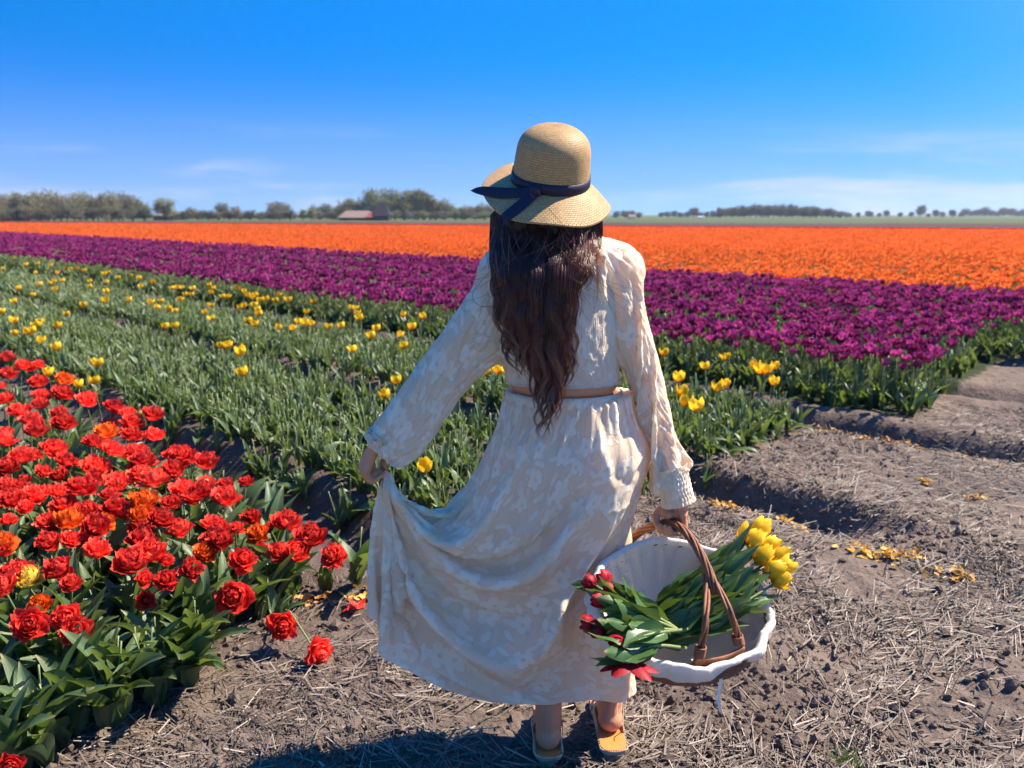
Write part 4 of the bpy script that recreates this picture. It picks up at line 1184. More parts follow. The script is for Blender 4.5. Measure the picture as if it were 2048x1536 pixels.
# ------------------------------------------------------------------ farm buildings far off
ROOF_P = mat_plain('faded_tile_roof', (0.20, 0.145, 0.118), 0.9, 0.1, 0.2, 3)
ROOF_R = mat_plain('red_roof', (0.22, 0.055, 0.048), 0.85, 0.1, 0.15, 3)
ROOF_D = mat_plain('dark_thatch', (0.030, 0.027, 0.034), 0.9, 0.1, 0.2, 3)
ROOF_G = mat_plain('grey_sheet_roof', (0.36, 0.37, 0.39), 0.6, 0.3, 0.1, 3)
WALL_D = mat_plain('dark_boarding', (0.045, 0.040, 0.040), 0.9, 0.1, 0.2, 3)
WALL_B = mat_plain('brown_brick', (0.085, 0.06, 0.05), 0.9, 0.1, 0.2, 3)
WHITE = mat_plain('white_paint', (0.78, 0.78, 0.76), 0.7, 0.2, 0.05, 3)
def barn(name, label, x0, x1, top, eave, D, wall, roof, depth=9.0, hip=0.0, doors=0):
    a, b = ray(x0, 432), ray(x1, 432)
    xa, xb = a[0] * D / a[1], b[0] * D / b[1]
    dep = project((0, D, 0))[2]
    zt, ze = CAM_H + (430.5 - top) / FPX * dep, CAM_H + (430.5 - eave) / FPX * dep
    ze = max(ze, 0.8)
    cx, w = (xa + xb) / 2, xb - xa
    e = empty(name, (cx, D, 0))
    mb = MB(); box(mb, (0, depth / 2, ze / 2), (w, depth, ze)); obj('wall', mb.mesh('barn_wall', wall, False), e)
    o = 0.4
    V = [(-w / 2 - o, -o, ze - 0.15), (w / 2 + o, -o, ze - 0.15), (w / 2 + o, depth + o, ze - 0.15), (-w / 2 - o, depth + o, ze - 0.15), (-w / 2 - o + hip, depth / 2, zt), (w / 2 + o - hip, depth / 2, zt)]
    mb = MB(); mb.add(V, [[0, 1, 5, 4], [2, 3, 4, 5], [3, 2, 1, 0]]); mb.add(V, [[1, 2, 5], [3, 0, 4]]); obj('roof', mb.mesh('barn_roof', roof, False), e)
    for i in range(doors):
        mb = MB(); box(mb, (-w / 2 + w * (i + 0.5) / doors, -0.06, ze * 0.42), (w / doors * 0.5, 0.1, ze * 0.8)); obj('door', mb.mesh('barn_door', WALL_D, False), e)
    return tag(e, label, 'barn')
barn('grey_barn', 'long barn with light grey sheet roof at the far left edge', -60, 44, 408, 417, 200, WALL_D, ROOF_G, 12, 1.0, 3)
barn('low_barn', 'low barn with long faded tile roof below the farm trees', 678, 740, 422, 434.5, 214, WALL_B, ROOF_P, 9, 1.5, 2)
barn('red_roof_barn', 'small barn with red roof at the right end of the low barn', 734, 756, 424.5, 434, 211, WALL_B, ROOF_R, 7, 0.5, 1)
barn('thatched_barn', 'tall barn with steep dark thatched roof under the willows', 745, 776, 406, 431, 206, WALL_D, ROOF_D, 5, 1.4, 1)
barn('brick_house', 'small house with pinkish roof behind the lone round tree', 306, 346, 425, 431, 221, WALL_B, ROOF_P, 8, 1.0, 1)
barn('white_shed', 'tiny white shed left of the woodland mound', 1398, 1408, 433, 436, 330, WHITE, WHITE, 3, 0.2, 0)
barn('farm_shed', 'tiny pale shed among the bare trees right of the hat', 1259, 1271, 429, 434, 300, WHITE, ROOF_P, 4, 0.3, 0)
# ------------------------------------------------------------------ cloth that hangs under its own weight
def drape(P, lens_u, lens_v, pin, target, caps, steps=200, iters=7, damp=0.985, ground=0.02, g=4.0, accel=(0, 0, 0), bend=0.25, ramp=60, tethers=()):
    """P: rows x columns x 3 (columns closed). lens_u[row], lens_v: rest lengths. pin: bool rows x columns, target: where pinned points go."""
    nv, nu, _ = P.shape
    P = P.astype(np.float32); target = target.astype(np.float32)
    X = P.copy(); Xp = X.copy(); X0 = P.copy()
    w = np.where(pin, 0.0, 1.0).astype(np.float32)
    caps = [(a.astype(np.float32), b.astype(np.float32), ra, rb) for a, b, ra, rb in caps]
    dt = 1 / 60.0
    acc = ((np.array([0, 0, -g]) + np.array(accel)) * dt * dt).astype(np.float32)
    lu = np.ascontiguousarray(np.broadcast_to(np.asarray(lens_u, np.float32)[:, None], (nv, nu))); lv = np.broadcast_to(np.asarray(lens_v, np.float32), (nu,))
    diag = np.sqrt(((lu[:-1] + lu[1:]) / 2) ** 2 + lv[None] ** 2)
    def solve(ai, aj, bi, bj, rest, k):
        A, B = X[ai, aj], X[bi, bj]
        d = B - A
        L = np.sqrt(np.einsum('...k,...k->...', d, d)) + 1e-9
        wa, wb = w[ai, aj], w[bi, bj]
        ws = wa + wb + 1e-9
        c = (k * (L - rest) / L / ws)[..., None] * d
        X[ai, aj] = A + c * wa[..., None]
        X[bi, bj] = B - c * wb[..., None]
    J = np.arange(nu)
    for stp in range(steps):
        f = min(1.0, stp / ramp); f = f * f * (3 - 2 * f)
        V = (X - Xp) * damp
        Xp = X.copy()
        X = X + (V + acc) * w[..., None]
        X[pin] = X0[pin] * (1 - f) + target[pin] * f
        for it in range(iters):
            for par in (0, 1):
                i = np.arange(par, nv - 1, 2)[:, None]
                solve(i, J[None], i + 1, J[None], lv[None], 1.0)
                solve(i, J[None], i + 1, (J[None] + 1) % nu, diag[i[:, 0]], 0.35)
                solve(i + 1, J[None], i, (J[None] + 1) % nu, diag[i[:, 0]], 0.35)
                j = np.arange(par, nu, 2)[None]
                i2 = np.arange(nv)[:, None]
                solve(i2, j, i2, (j + 1) % nu, lu[:, ::2][:, :j.shape[1]], 1.0)
            if it % 3 == 0:
                for par in (0, 1, 2, 3):
                    i = np.arange(par, nv - 2, 4)[:, None]
                    if len(i): solve(i, J[None], i + 2, J[None], 2 * lv[None], bend)
                    j = np.arange(par, nu, 4)[None]; i2 = np.arange(nv)[:, None]
                    solve(i2, j, i2, (j + 2) % nu, 2 * lu[:, :j.shape[1]], bend)
            X[..., 2] = np.maximum(X[..., 2], ground)
            for anchor, mx in tethers:          # cloth does not stretch
                A = X[anchor]
                d = X - A; L = np.sqrt(np.einsum('...k,...k->...', d, d)) + 1e-9
                k = np.where((L > mx) & (w > 0), mx / L, 1.0)
                X = A + d * k[..., None]
            if it % 2 == 0 or it == iters - 1:
                for a, b, ra, rb in caps:
                    ab = b - a
                    t = np.clip(((X - a) @ ab) / (ab @ ab), 0, 1)
                    q = a + t[..., None] * ab
                    d = X - q
                    L = np.sqrt(np.einsum('...k,...k->...', d, d)) + 1e-9
                    r = ra + (rb - ra) * t
                    push = np.where((L < r) & (w > 0), (r - L) / L, 0)
                    X = X + d * push[..., None]
    return X
def refine(X, k=2):
    """finer rows and columns by cubic interpolation, columns closed"""
    nv, nu, _ = X.shape
    def cr(A, f):   # A: list of 4
        return 0.5 * (2 * A[1] + (A[2] - A[0]) * f + (2 * A[0] - 5 * A[1] + 4 * A[2] - A[3]) * f ** 2 + (3 * A[1] - A[0] - 3 * A[2] + A[3]) * f ** 3)
    out = np.zeros((nv, nu * k, 3))
    for m in range(k):
        out[:, m::k] = cr([np.roll(X, 1, 1), X, np.roll(X, -1, 1), np.roll(X, -2, 1)], m / k)
    E = np.concatenate([2 * out[:1] - out[1:2], out, 2 * out[-1:] - out[-2:-1], 3 * out[-1:] - 2 * out[-2:-1]])
    rows = []
    for i in range(nv - 1):
        for m in range(k): rows.append(cr([E[i], E[i + 1], E[i + 2], E[i + 3]], m / k))
    rows.append(out[-1])
    return np.array(rows)
def cloth_mesh(name, X, mat, su, sv, extra=None):
    """su[row] circumference for uv, sv length"""
    nv, nu, _ = X.shape
    V = np.concatenate([X, X[:, :1]], 1)          # seam column doubled for the uv
    uu = np.linspace(0, 1, nu + 1)[None] * np.asarray(su).mean()
    vv = np.linspace(0, sv, nv)[:, None]
    uv = np.stack([np.broadcast_to(uu, (nv, nu + 1)), np.broadcast_to(vv, (nv, nu + 1))], -1).reshape(-1, 2)
    return mesh(name, V.reshape(-1, 3), grid_faces(nv, nu + 1)[:, ::-1], mat, uv)

def wrinkle(X, amp, seed=0, fu=7.0, fv=9.0):
    """small sharp creases across a tube of cloth"""
    nv, nu, _ = X.shape
    N = np.cross(np.roll(X, -1, 1) - np.roll(X, 1, 1), np.gradient(X, axis=0))
    N /= np.linalg.norm(N, axis=2, keepdims=True) + 1e-9
    u = 2 * math.pi * np.arange(nu)[None] / nu; v = np.linspace(0, 1, nv)[:, None]
    a, b = np.cos(u) * 1.3 + seed * 7, np.sin(u) * 1.3
    h = 1 - np.abs(noise2(a * fu * 0.35 + v * 5, b * fu * 0.35 + v * fv)) * 2.2 + 0.5 * (1 - np.abs(noise2(a * fu + 3 * v, b * fu + v * fv * 2.2)) * 2.2)
    env = smooth(0, 0.05, v) * smooth(1, 0.96, v)
    return X + N * (amp * (h - 0.6) * env)[..., None]
# ------------------------------------------------------------------ the person, seen from behind
J = {k: PY(*v) for k, v in dict(
    pelvis=(1143, 880, 1.93), waist=(1128, 765, 1.93), chest=(1116, 620, 1.93), neck=(1100, 505, 1.93), head=(1099, 412, 1.945),
    shL=(1006, 562, 1.93), elL=(888, 716, 1.90), wrL=(755, 882, 1.85), shR=(1236, 556, 1.93), elR=(1292, 760, 1.915), wrR=(1356, 1000, 1.865),
    hipL=(1085, 905, 1.93), hipR=(1200, 905, 1.93)).items()}
FOOT = {'L': G(1097, 1506, 0.052), 'R': G(1223, 1470, 0.052)}      # backs of the heels on the insoles
ankL = FOOT['L'] + [0.002, 0.045, 0.075]; ankR = FOOT['R'] + [0.0, 0.045, 0.075]
kneeL = np.array([0.5 * (J['hipL'][0] + ankL[0]) + 0.0, 1.955, 0.47]); kneeR = np.array([0.5 * (J['hipR'][0] + ankR[0]), 1.985, 0.47])
person = empty('person', (0.5 * (ankL[0] + ankR[0]), 1.9, 0.0))
tag(person, 'person seen from behind in cream floral blouse and skirt, straw hat, holding basket and skirt', 'person')
PL = np.array(person.location)
def part(name, me_, parent=None):
    o = obj(name, me_, parent if parent is not None else person)
    if parent is None: o.location = -PL
    return o

def ell(mb, c, r, rot=None, n=14):
    th = np.linspace(0.02, math.pi - 0.02, n); ph = np.linspace(0, 2 * math.pi, n * 2, endpoint=False)
    V = np.stack([np.sin(th)[:, None] * np.cos(ph), np.sin(th)[:, None] * np.sin(ph), np.cos(th)[:, None] + 0 * ph], -1).reshape(-1, 3) * np.array(r)
    if rot is not None: V = V @ rot.T
    F = grid_faces(n, n * 2, True)[:, ::-1]
    k = n * 2
    mb.add(V + c, F)
    b = mb.n - len(V)
    mb.F3.append(np.array([[b, b + i, b + (i + 1) % k] for i in range(1, k - 1)])[:, ::-1]); mb.M3.append(np.zeros(k - 2))
    o = b + (n - 1) * k
    mb.F3.append(np.array([[o, o + i, o + (i + 1) % k] for i in range(1, k - 1)])); mb.M3.append(np.zeros(k - 2))
def limb(mb, pts, rads, n=16, sides=14):
    P = spline(pts, n); r = np.interp(np.linspace(0, 1, n), np.linspace(0, 1, len(rads)), rads)
    # rounded ends
    d0 = P[0] - P[1]; d0 /= np.linalg.norm(d0); d1 = P[-1] - P[-2]; d1 /= np.linalg.norm(d1)
    P = np.concatenate([[P[0] + d0 * r[0] * 0.9, P[0] + d0 * r[0] * 0.6], P, [P[-1] + d1 * r[-1] * 0.6, P[-1] + d1 * r[-1] * 0.9]])
    r = np.concatenate([[r[0] * 0.4, r[0] * 0.8], r, [r[-1] * 0.8, r[-1] * 0.4]])
    add_tube(mb, P, r, sides)

# --- the hands
LH_MCP = [PY(*v) for v in ((733, 922, 1.882), (725, 929, 1.866), (725, 938, 1.850), (731, 946, 1.836))]
LH_PIP = [PY(*v) for v in ((736, 949, 1.898), (733, 955, 1.880), (736, 959, 1.862), (742, 962, 1.846))]
LH_TIP = [PY(*v) for v in ((771, 941, 1.880), (767, 946, 1.862), (762, 951, 1.846), (756, 956, 1.834))]
LGRIP = PY(768, 944, 1.872)
LTH = [PY(*v) for v in ((760, 890, 1.868), (771, 908, 1.885), (767, 926, 1.893), (764, 940, 1.890))]
HANDLE_PTS = [PY(*v) for v in ((1258, 1082, 2.00), (1290, 1058, 1.95), (1340, 1046, 1.850), (1378, 1072, 1.775), (1412, 1130, 1.715), (1438, 1205, 1.665), (1450, 1262, 1.635))]
HC = PY(1341, 1048, 1.850)
hax = PY(1372, 1066, 1.785) - PY(1305, 1052, 1.92); hax /= np.linalg.norm(hax)
e2 = np.array([0, 0, 1.0]) - hax * hax[2]; e2 /= np.linalg.norm(e2)
e1 = np.cross(hax, e2);
if e1[0] < 0: e1 = -e1
def hp(a, x, z): return HC + hax * a + e1 * x + e2 * z
RH = []
for i, a in enumerate((-0.032, -0.011, 0.010, 0.029)):
    L = (0.95, 1.0, 0.97, 0.85)[i]
    RH.append([hp(a, 0.022, 0.022), hp(a * 0.98, 0.0255 * L, -0.010), hp(a * 0.96, 0.007, -0.0245 * L), hp(a * 0.94, -0.015, -0.018 * L), hp(a * 0.94, -0.0215, -0.002)])
RTH = [J['wrR'] + [-0.010, 0.010, -0.018], hp(-0.036, -0.006, 0.030), hp(-0.032, -0.021, 0.014), hp(-0.020, -0.0235, -0.006)]

def body_mesh():
    mb = MB()
    # trunk as stacked ellipsoids
    for (k, f, r) in (('pelvis', 0, (0.150, 0.095, 0.12)), ('waist', 0, (0.139, 0.098, 0.05)), ('chest', 0, (0.142, 0.098, 0.17))):
        ell(mb, J[k], r)
    ell(mb, J['pelvis'] * 0.5 + J['waist'] * 0.5, (0.136, 0.092, 0.10))
    ell(mb, J['waist'] * 0.5 + J['chest'] * 0.5, (0.130, 0.092, 0.13))
    ell(mb, J['pelvis'] + [-0.06, -0.03, -0.03], (0.08, 0.07, 0.085)); ell(mb, J['pelvis'] + [0.06, -0.03, -0.03], (0.08, 0.07, 0.085))
    ell(mb, J['chest'] + [-0.065, 0.085, 0.0], (0.06, 0.05, 0.06)); ell(mb, J['chest'] + [0.065, 0.085, 0.0], (0.06, 0.05, 0.06))
    limb(mb, [J['shL'] + [0.01, 0, 0.0], J['neck'] + [0, 0, -0.02], J['shR'] + [-0.01, 0, 0.0]], [0.048, 0.06, 0.048])
    limb(mb, [J['neck'] - [0, 0, 0.05], J['head'] - [0, 0.005, 0.06]], [0.056, 0.05])
    ell(mb, J['head'] + [0, 0, 0.02], (0.074, 0.094, 0.108))
    ell(mb, J['head'] + [0, 0.035, -0.06], (0.052, 0.055, 0.055))
    ell(mb, J['head'] + [0, 0.098, -0.02], (0.012, 0.018, 0.026))                       # nose
    ell(mb, J['head'] + [0, 0.086, -0.062], (0.024, 0.010, 0.007)); ell(mb, J['head'] + [0, 0.084, -0.073], (0.020, 0.010, 0.007))
    ell(mb, J['head'] + [0, 0.080, 0.022], (0.05, 0.014, 0.010))                        # brow
    for s_ in (-1, 1): ell(mb, J['head'] + [s_ * 0.076, 0.005, -0.012], (0.009, 0.018, 0.030))
    # arms
    for a, b, c in (('shL', 'elL', 'wrL'), ('shR', 'elR', 'wrR')):
        limb(mb, [J[a], J[a] * 0.5 + J[b] * 0.5, J[b]], [0.044, 0.036, 0.031])
        limb(mb, [J[b], J[b] * 0.55 + J[c] * 0.45, J[c]], [0.031, 0.031, 0.0235])
    # left hand
    w = J['wrL']
    for i in range(4):
        limb(mb, [w + (LH_MCP[i] - w) * 0.06 + np.array([0.0, 0.006 * (1.5 - i), 0]), w * 0.45 + LH_MCP[i] * 0.55, LH_MCP[i]], [0.0165, 0.0135, 0.0105], 8, 10)
        limb(mb, [LH_MCP[i], LH_PIP[i], LH_PIP[i] * 0.45 + LH_TIP[i] * 0.55 + np.array([0, 0.004, -0.004]), LH_TIP[i]], [0.0098, 0.0092, 0.0082, 0.0066][: 4] if i < 3 else [0.0088, 0.0082, 0.0072, 0.006], 14, 10)
    limb(mb, LTH, [0.014, 0.0118, 0.0098, 0.0072], 12, 10)
    pc = (sum(LH_MCP) + sum(LH_PIP) + LTH[2] * 2) / 10
    ell(mb, pc, (0.017, 0.021, 0.019)); ell(mb, (pc + sum(LH_TIP) / 4) / 2, (0.013, 0.018, 0.010))
    # right hand closed round the handle
    w = J['wrR']
    for i in range(4):
        limb(mb, [w + hax * (-0.012 + 0.008 * i), w * 0.4 + RH[i][0] * 0.6 + e1 * 0.004, RH[i][0]], [0.0185, 0.0150, 0.0115], 8, 10)
        limb(mb, RH[i], [0.0105, 0.0098, 0.0088, 0.008, 0.0068] if i < 3 else [0.0095, 0.0088, 0.008, 0.007, 0.006], 16, 10)
    ell(mb, hp(-0.012, 0.004, 0.026), (0.020, 0.026, 0.015))
    limb(mb, RTH, [0.015, 0.0125, 0.0105, 0.008], 12, 10)
    # legs and feet
    for hip, kn, an, ft, sd in ((J['hipL'], kneeL, ankL, FOOT['L'], -1), (J['hipR'], kneeR, ankR, FOOT['R'], 1)):
        limb(mb, [hip, hip * 0.5 + kn * 0.5, kn], [0.088, 0.075, 0.053])
        cal = kn * 0.62 + an * 0.38 + np.array([0, -0.018, 0])
        limb(mb, [kn, cal, kn * 0.2 + an * 0.8, an], [0.054, 0.055, 0.038, 0.0355], 18)
        limb(mb, [an + [0, -0.024, 0.045], ft + [0, 0.022, 0.05]], [0.017, 0.020], 8, 10)       # Achilles tendon
        ell(mb, ft + [0, 0.032, 0.030], (0.0345, 0.037, 0.036))                                 # heel
        ell(mb, an + [sd * 0.022, 0.004, -0.010], (0.014, 0.016, 0.016)); ell(mb, an + [-sd * 0.023, 0.006, -0.004], (0.014, 0.016, 0.016))
        limb(mb, [an + [0, 0.0, -0.02], ft + [0, 0.10, 0.032], ft + [sd * 0.006, 0.165, 0.010]], [0.036, 0.033, 0.022], 12)
        limb(mb, [ft + [0, 0.04, 0.022], ft + [sd * 0.004, 0.15, 0.006]], [0.029, 0.034], 10)
        for q in range(5):
            x = sd * (-0.024 + 0.0125 * q) * -1
            limb(mb, [ft + [x * 0.8 + sd * 0.004, 0.155, 0.0], ft + [x + sd * 0.006, 0.205 - 0.008 * q, -0.012]], [0.0105, 0.008 if q else 0.0105], 6, 8)
    raw = mb.mesh('body_raw', SKIN)
    t = bpy.data.objects.new('body_raw', raw); col.objects.link(t)
    rm = t.modifiers.new('remesh', 'REMESH'); rm.mode = 'VOXEL'; rm.voxel_size = 0.0036; rm.use_smooth_shade = True
    sm = t.modifiers.new('smooth', 'SMOOTH'); sm.factor = 0.5; sm.iterations = 3
    dg = bpy.context.evaluated_depsgraph_get()
    out = bpy.data.meshes.new_from_object(t.evaluated_get(dg))
    bpy.data.objects.remove(t)
    out.name = 'body'
    return out
part('body', body_mesh())

# --- skirt
wz = PY(1128, 788, 1.93)
WX, WY, WZ = wz[0], 1.93, wz[2]
nv, nu = 54, 132
SL = 0.925
vv = np.linspace(0, 1, nv)
circ = np.interp(vv, [0, 0.12, 0.30, 0.33, 0.62, 0.66, 1.0], [0.92, 1.08, 1.22, 1.45, 1.62, 1.95, 2.15])
ph = 2 * math.pi * np.arange(nu) / nu
ra = np.interp(vv, [0, 0.22, 0.5, 1], [0.146, 0.200, 0.235, 0.31]); rb = np.interp(vv, [0, 0.22, 0.5, 1], [0.104, 0.175, 0.20, 0.26])
cx = np.interp(vv, [0, 0.3, 1], [WX, J['pelvis'][0], J['pelvis'][0] + 0.0])
P0 = np.stack([cx[:, None] + ra[:, None] * np.cos(ph), WY + rb[:, None] * np.sin(ph), np.broadcast_to((WZ - vv * SL)[:, None], (nv, nu))], -1)
P0 += 0.004 * np.sin(ph * 23 + 1.3)[None, :, None] * np.array([1, 1, 0]) * vv[:, None, None]
pin = np.zeros((nv, nu), bool); pin[0] = True
tg = P0.copy()
i0, j0 = int(0.635 * nv), nu // 2
for di in range(-2, 3):
    for dj in range(-5, 6):
        pin[i0 + di, j0 + dj] = True
        tg[i0 + di, j0 + dj] = LGRIP + np.array([-0.004 * abs(dj) * 0.3, 0.0016 * dj, -0.0022 * di - 0.0008 * abs(dj)]) + np.array([0.004, 0, 0])
caps = [(J['hipL'] + [-0.005, -0.01, 0.0], J['hipR'] + [0.005, -0.01, 0.0], 0.124, 0.124), (J['pelvis'] + [-0.07, 0, 0.09], J['pelvis'] + [0.06, 0, 0.09], 0.100, 0.100),
        (J['hipL'], kneeL, 0.098, 0.068), (J['hipR'], kneeR, 0.098, 0.068), (kneeL, ankL, 0.068, 0.045), (kneeR, ankR, 0.068, 0.045), (PY(1350, 1215, 1.80), PY(1420, 1210, 1.76), 0.165, 0.165)]
lenv = SL / (nv - 1) * (1 - 0.13 * smooth(0.1, 1.0, np.cos(ph + 0.35)) + 0.10 * smooth(0.2, 1.0, np.cos(ph - R(235))))
du = np.minimum(np.abs(np.arange(nu) - j0), nu)[None] * np.minimum(circ[:, None], circ[i0]) / nu
geo = np.sqrt(du ** 2 + ((vv[:, None] - vv[i0]) * SL) ** 2)
SK = drape(P0, circ / nu, lenv, pin, tg, caps, steps=145, iters=6, damp=0.98, accel=(-0.30, -0.35, 0), ramp=60,
           tethers=[(np.ix_([0], np.arange(nu)), vv[:, None] * (lenv * (nv - 1))[None] * 1.01), ((i0, j0), geo * 1.08 + 0.004)])
SKF = refine(SK, 3)
def crease(X, pts, amp, wl, wr_):
    """a standing fold along a line on the back of the skirt: gentle on its left, steep on its right"""
    px, py, _ = project(X)
    L = spline([(a, b, 0) for a, b in pts], 60)[:, :2]
    d = np.full(px.shape, 1e9); side = np.zeros(px.shape); t = np.zeros(px.shape)
    for k in range(59):
        e = L[k + 1] - L[k]; q = np.clip(((px - L[k, 0]) * e[0] + (py - L[k, 1]) * e[1]) / (e @ e), 0, 1)
        dx, dy = px - L[k, 0] - q * e[0], py - L[k, 1] - q * e[1]
        dd = np.hypot(dx, dy); m = dd < d
        d = np.where(m, dd, d); side = np.where(m, dx * e[1] - dy * e[0], side); t = np.where(m, (k + q) / 59, t)
    h = amp * np.where(side > 0, np.exp(-(d / wl) ** 2) if False else np.exp(-(d / wr_) ** 2), np.exp(-(d / wl) ** 2)) * np.sin(math.pi * np.clip(t, 0.02, 0.98)) ** 0.5
    back = (np.sin(np.linspace(0, 2 * math.pi, X.shape[1], endpoint=False)) < 0.25)[None]
    X[..., 1] -= np.where(back, h, 0)
for c_ in (([(1262, 960), (1225, 1030), (1165, 1120), (1112, 1220), (1062, 1340)], 0.062, 85, 17), ([(1122, 1180), (1120, 1290), (1112, 1395)], 0.030, 30, 12),
           ([(770, 955), (820, 1000), (882, 1050)], 0.022, 22, 9), ([(768, 955), (790, 1010), (815, 1085)], 0.020, 18, 9), ([(1180, 800), (1205, 900), (1228, 985)], 0.014, 30, 10), ([(1020, 810), (990, 960), (960, 1120)], 0.012, 30, 14)):
    crease(SKF, *c_)
SKF = wrinkle(SKF, 0.0024, 5, 9.0, 5.0)
vf = np.linspace(0, 1, SKF.shape[0])[:, None]; uf = 2 * math.pi * np.arange(SKF.shape[1])[None] / SKF.shape[1]
Nk = np.cross(np.roll(SKF, -1, 1) - np.roll(SKF, 1, 1), np.gradient(SKF, axis=0)); Nk /= np.linalg.norm(Nk, axis=2, keepdims=True) + 1e-9
gath = np.zeros(SKF.shape[:2])
for v0, am, dec, fr in ((0.0, 0.0045, 0.13, 46), (0.325, 0.0040, 0.08, 58), (0.655, 0.0045, 0.09, 66)):       # gathers below the waist and the two tier seams
    k_ = np.where(vf >= v0, np.exp(-(vf - v0) / dec), 0) * smooth(v0 - 0.004, v0 + 0.012, vf)
    gath += am * k_ * np.sin(uf * fr + 2.2 * noise2(uf * 3 + v0 * 9, vf * 4)) * (0.6 + 0.6 * noise2(uf * 2.2, vf * 0 + v0 * 30))
    if v0: gath -= 0.0030 * np.exp(-((vf - v0) / 0.006) ** 2)
gath -= 0.0016 * np.exp(-((vf - 0.972) / 0.005) ** 2)                                                          # stitched hem
SKF = SKF + Nk * gath[..., None]
skirt = part('skirt', cloth_mesh('skirt', SKF, FABRIC, circ, SL))
# gathered waistband
pb = np.linspace(0, 2 * math.pi, 160, endpoint=False)
rows = []
for k, (dz, dr) in enumerate([(0.012, -0.004), (0.010, 0.001), (0.004, 0.002), (-0.004, 0.003), (-0.012, 0.003), (-0.016, 0.0)]):
    rf = 1 + 0.012 * np.sin(pb * 46 + k) * (k > 0) * (k < 5)
    rows.append(np.stack([WX + (0.148 + dr) * rf * np.cos(pb), WY + (0.106 + dr) * rf * np.sin(pb), np.full(160, WZ + dz)], -1))
part('waistband', cloth_mesh('waistband', np.array(rows), SMOCK, [0.8], 0.03), skirt)

# --- blouse
prof = [(493, 1064, 1136, .050), (503, 1052, 1152, .060), (511, 1022, 1190, .068), (522, 1002, 1222, .076), (545, 988, 1240, .090), (600, 983, 1243, .106), (660, 987, 1240, .112), (705, 995, 1238, .111), (730, 1006, 1238, .107), (755, 1012, 1238, .104), (760, 1015, 1236, .100)]
pz = np.array([[PY((a + b) / 2, y, 1.93)[2], PY(a, y, 1.93)[0], PY(b, y, 1.93)[0], d] for y, a, b, d in prof])
NB = 90
kk = np.linspace(0, len(pz) - 1, NB)
Bz = np.stack([np.interp(kk, np.arange(len(pz)), pz[:, c]) for c in range(4)], 1)
# smooth the profile
for _ in range(6): Bz[1:-1] = 0.25 * Bz[:-2] + 0.5 * Bz[1:-1] + 0.25 * Bz[2:]
pb = np.linspace(0, 2 * math.pi, 200, endpoint=False)
rows = []
for i in range(NB):
    z, xl, xr, d = Bz[i]
    c, h = (xl + xr) / 2, (xr - xl) / 2
    ex = np.sign(np.cos(pb)) * np.abs(np.cos(pb)) ** 0.85; ey = np.sign(np.sin(pb)) * np.abs(np.sin(pb)) ** 0.9
    wr = 0.0020 * noise2(pb * 9, np.full(200, z * 38)) + 0.0014 * noise2(pb * 30, np.full(200, z * 90))
    wr = wr + 0.006 * np.exp(-((i - NB * 0.97) / 5.0) ** 2)                              # blouses over the elastic
    rows.append(np.stack([c + (h + wr) * ex, 1.93 + (d + wr) * ey, z + 0 * pb], -1))
part('blouse', cloth_mesh('blouse', np.array(rows), SMOCK, [0.9], 0.40))

# --- sleeves
def sleeve(name, A, B, C, circs, slack, nu=52, nv=46, wrist_r=0.036, sh_r=(0.082, 0.062), accel=(0, 0, 0), seed=0):
    inw = np.array([0.05 if C[0] < A[0] else -0.05, 0, 0.012])
    path = spline([A + inw * 0.7, A - inw * 0.15, A * 0.62 + B * 0.38, B, B * 0.5 + C * 0.5, C], nv)
    seg = np.linalg.norm(np.diff(path, axis=0), axis=1).sum()
    Pf, T, N, Bn = frames(path)
    v = np.linspace(0, 1, nv)
    circ = np.interp(v, np.linspace(0, 1, len(circs)), circs)
    a = 2 * math.pi * np.arange(nu) / nu
    g = np.random.default_rng(seed)
    r = circ / 2 / math.pi
    r = np.minimum(r, np.interp(v, [0, 0.06, 0.94, 1], [sh_r[0], 0.2, 0.2, wrist_r]))
    X = Pf[:, None] + r[:, None, None] * (np.cos(a)[None, :, None] * N[:, None] + np.sin(a)[None, :, None] * Bn[:, None])
    X += g.normal(0, 0.0025, X.shape)
    pin = np.zeros((nv, nu), bool); pin[0] = pin[-1] = True
    caps = [(A + inw, A - inw * 0.3, 0.074, 0.070), (A, B, 0.055, 0.042), (B, C, 0.042, 0.030)]
    D = drape(X, circ / nu, seg * slack / (nv - 1), pin, X.copy(), caps, steps=75, iters=6, damp=0.96, accel=accel, bend=0.35, ramp=10, ground=-1,
              tethers=[(np.ix_([0], np.arange(nu)), (v * seg * slack)[:, None] * 1.01), (np.ix_([nv - 1], np.arange(nu)), ((1 - v) * seg * slack)[:, None] * 1.01)])
    return part(name, cloth_mesh(name, wrinkle(refine(D, 3), 0.0040, seed), FABRIC, circ, seg * slack)), D
shoulderL = J['shL'] + [0.020, 0, 0.018]; shoulderR = J['shR'] + [-0.020, 0, 0.020]
sl, DL = sleeve('sleeve', shoulderL, J['elL'], J['wrL'] + (J['elL'] - J['wrL']) * 0.02, [0.48, 0.58, 0.42, 0.315, 0.29, 0.295, 0.305, 0.30, 0.24], 1.12, seed=1, accel=(0.4, -0.4, 0))
sr, DR = sleeve('sleeve', shoulderR, J['elR'], J['wrR'] + (J['elR'] - J['wrR']) * 0.26, [0.48, 0.58, 0.42, 0.335, 0.325, 0.335, 0.35, 0.35, 0.30], 1.13, wrist_r=0.042, seed=2, accel=(0.4, -0.4, 0))
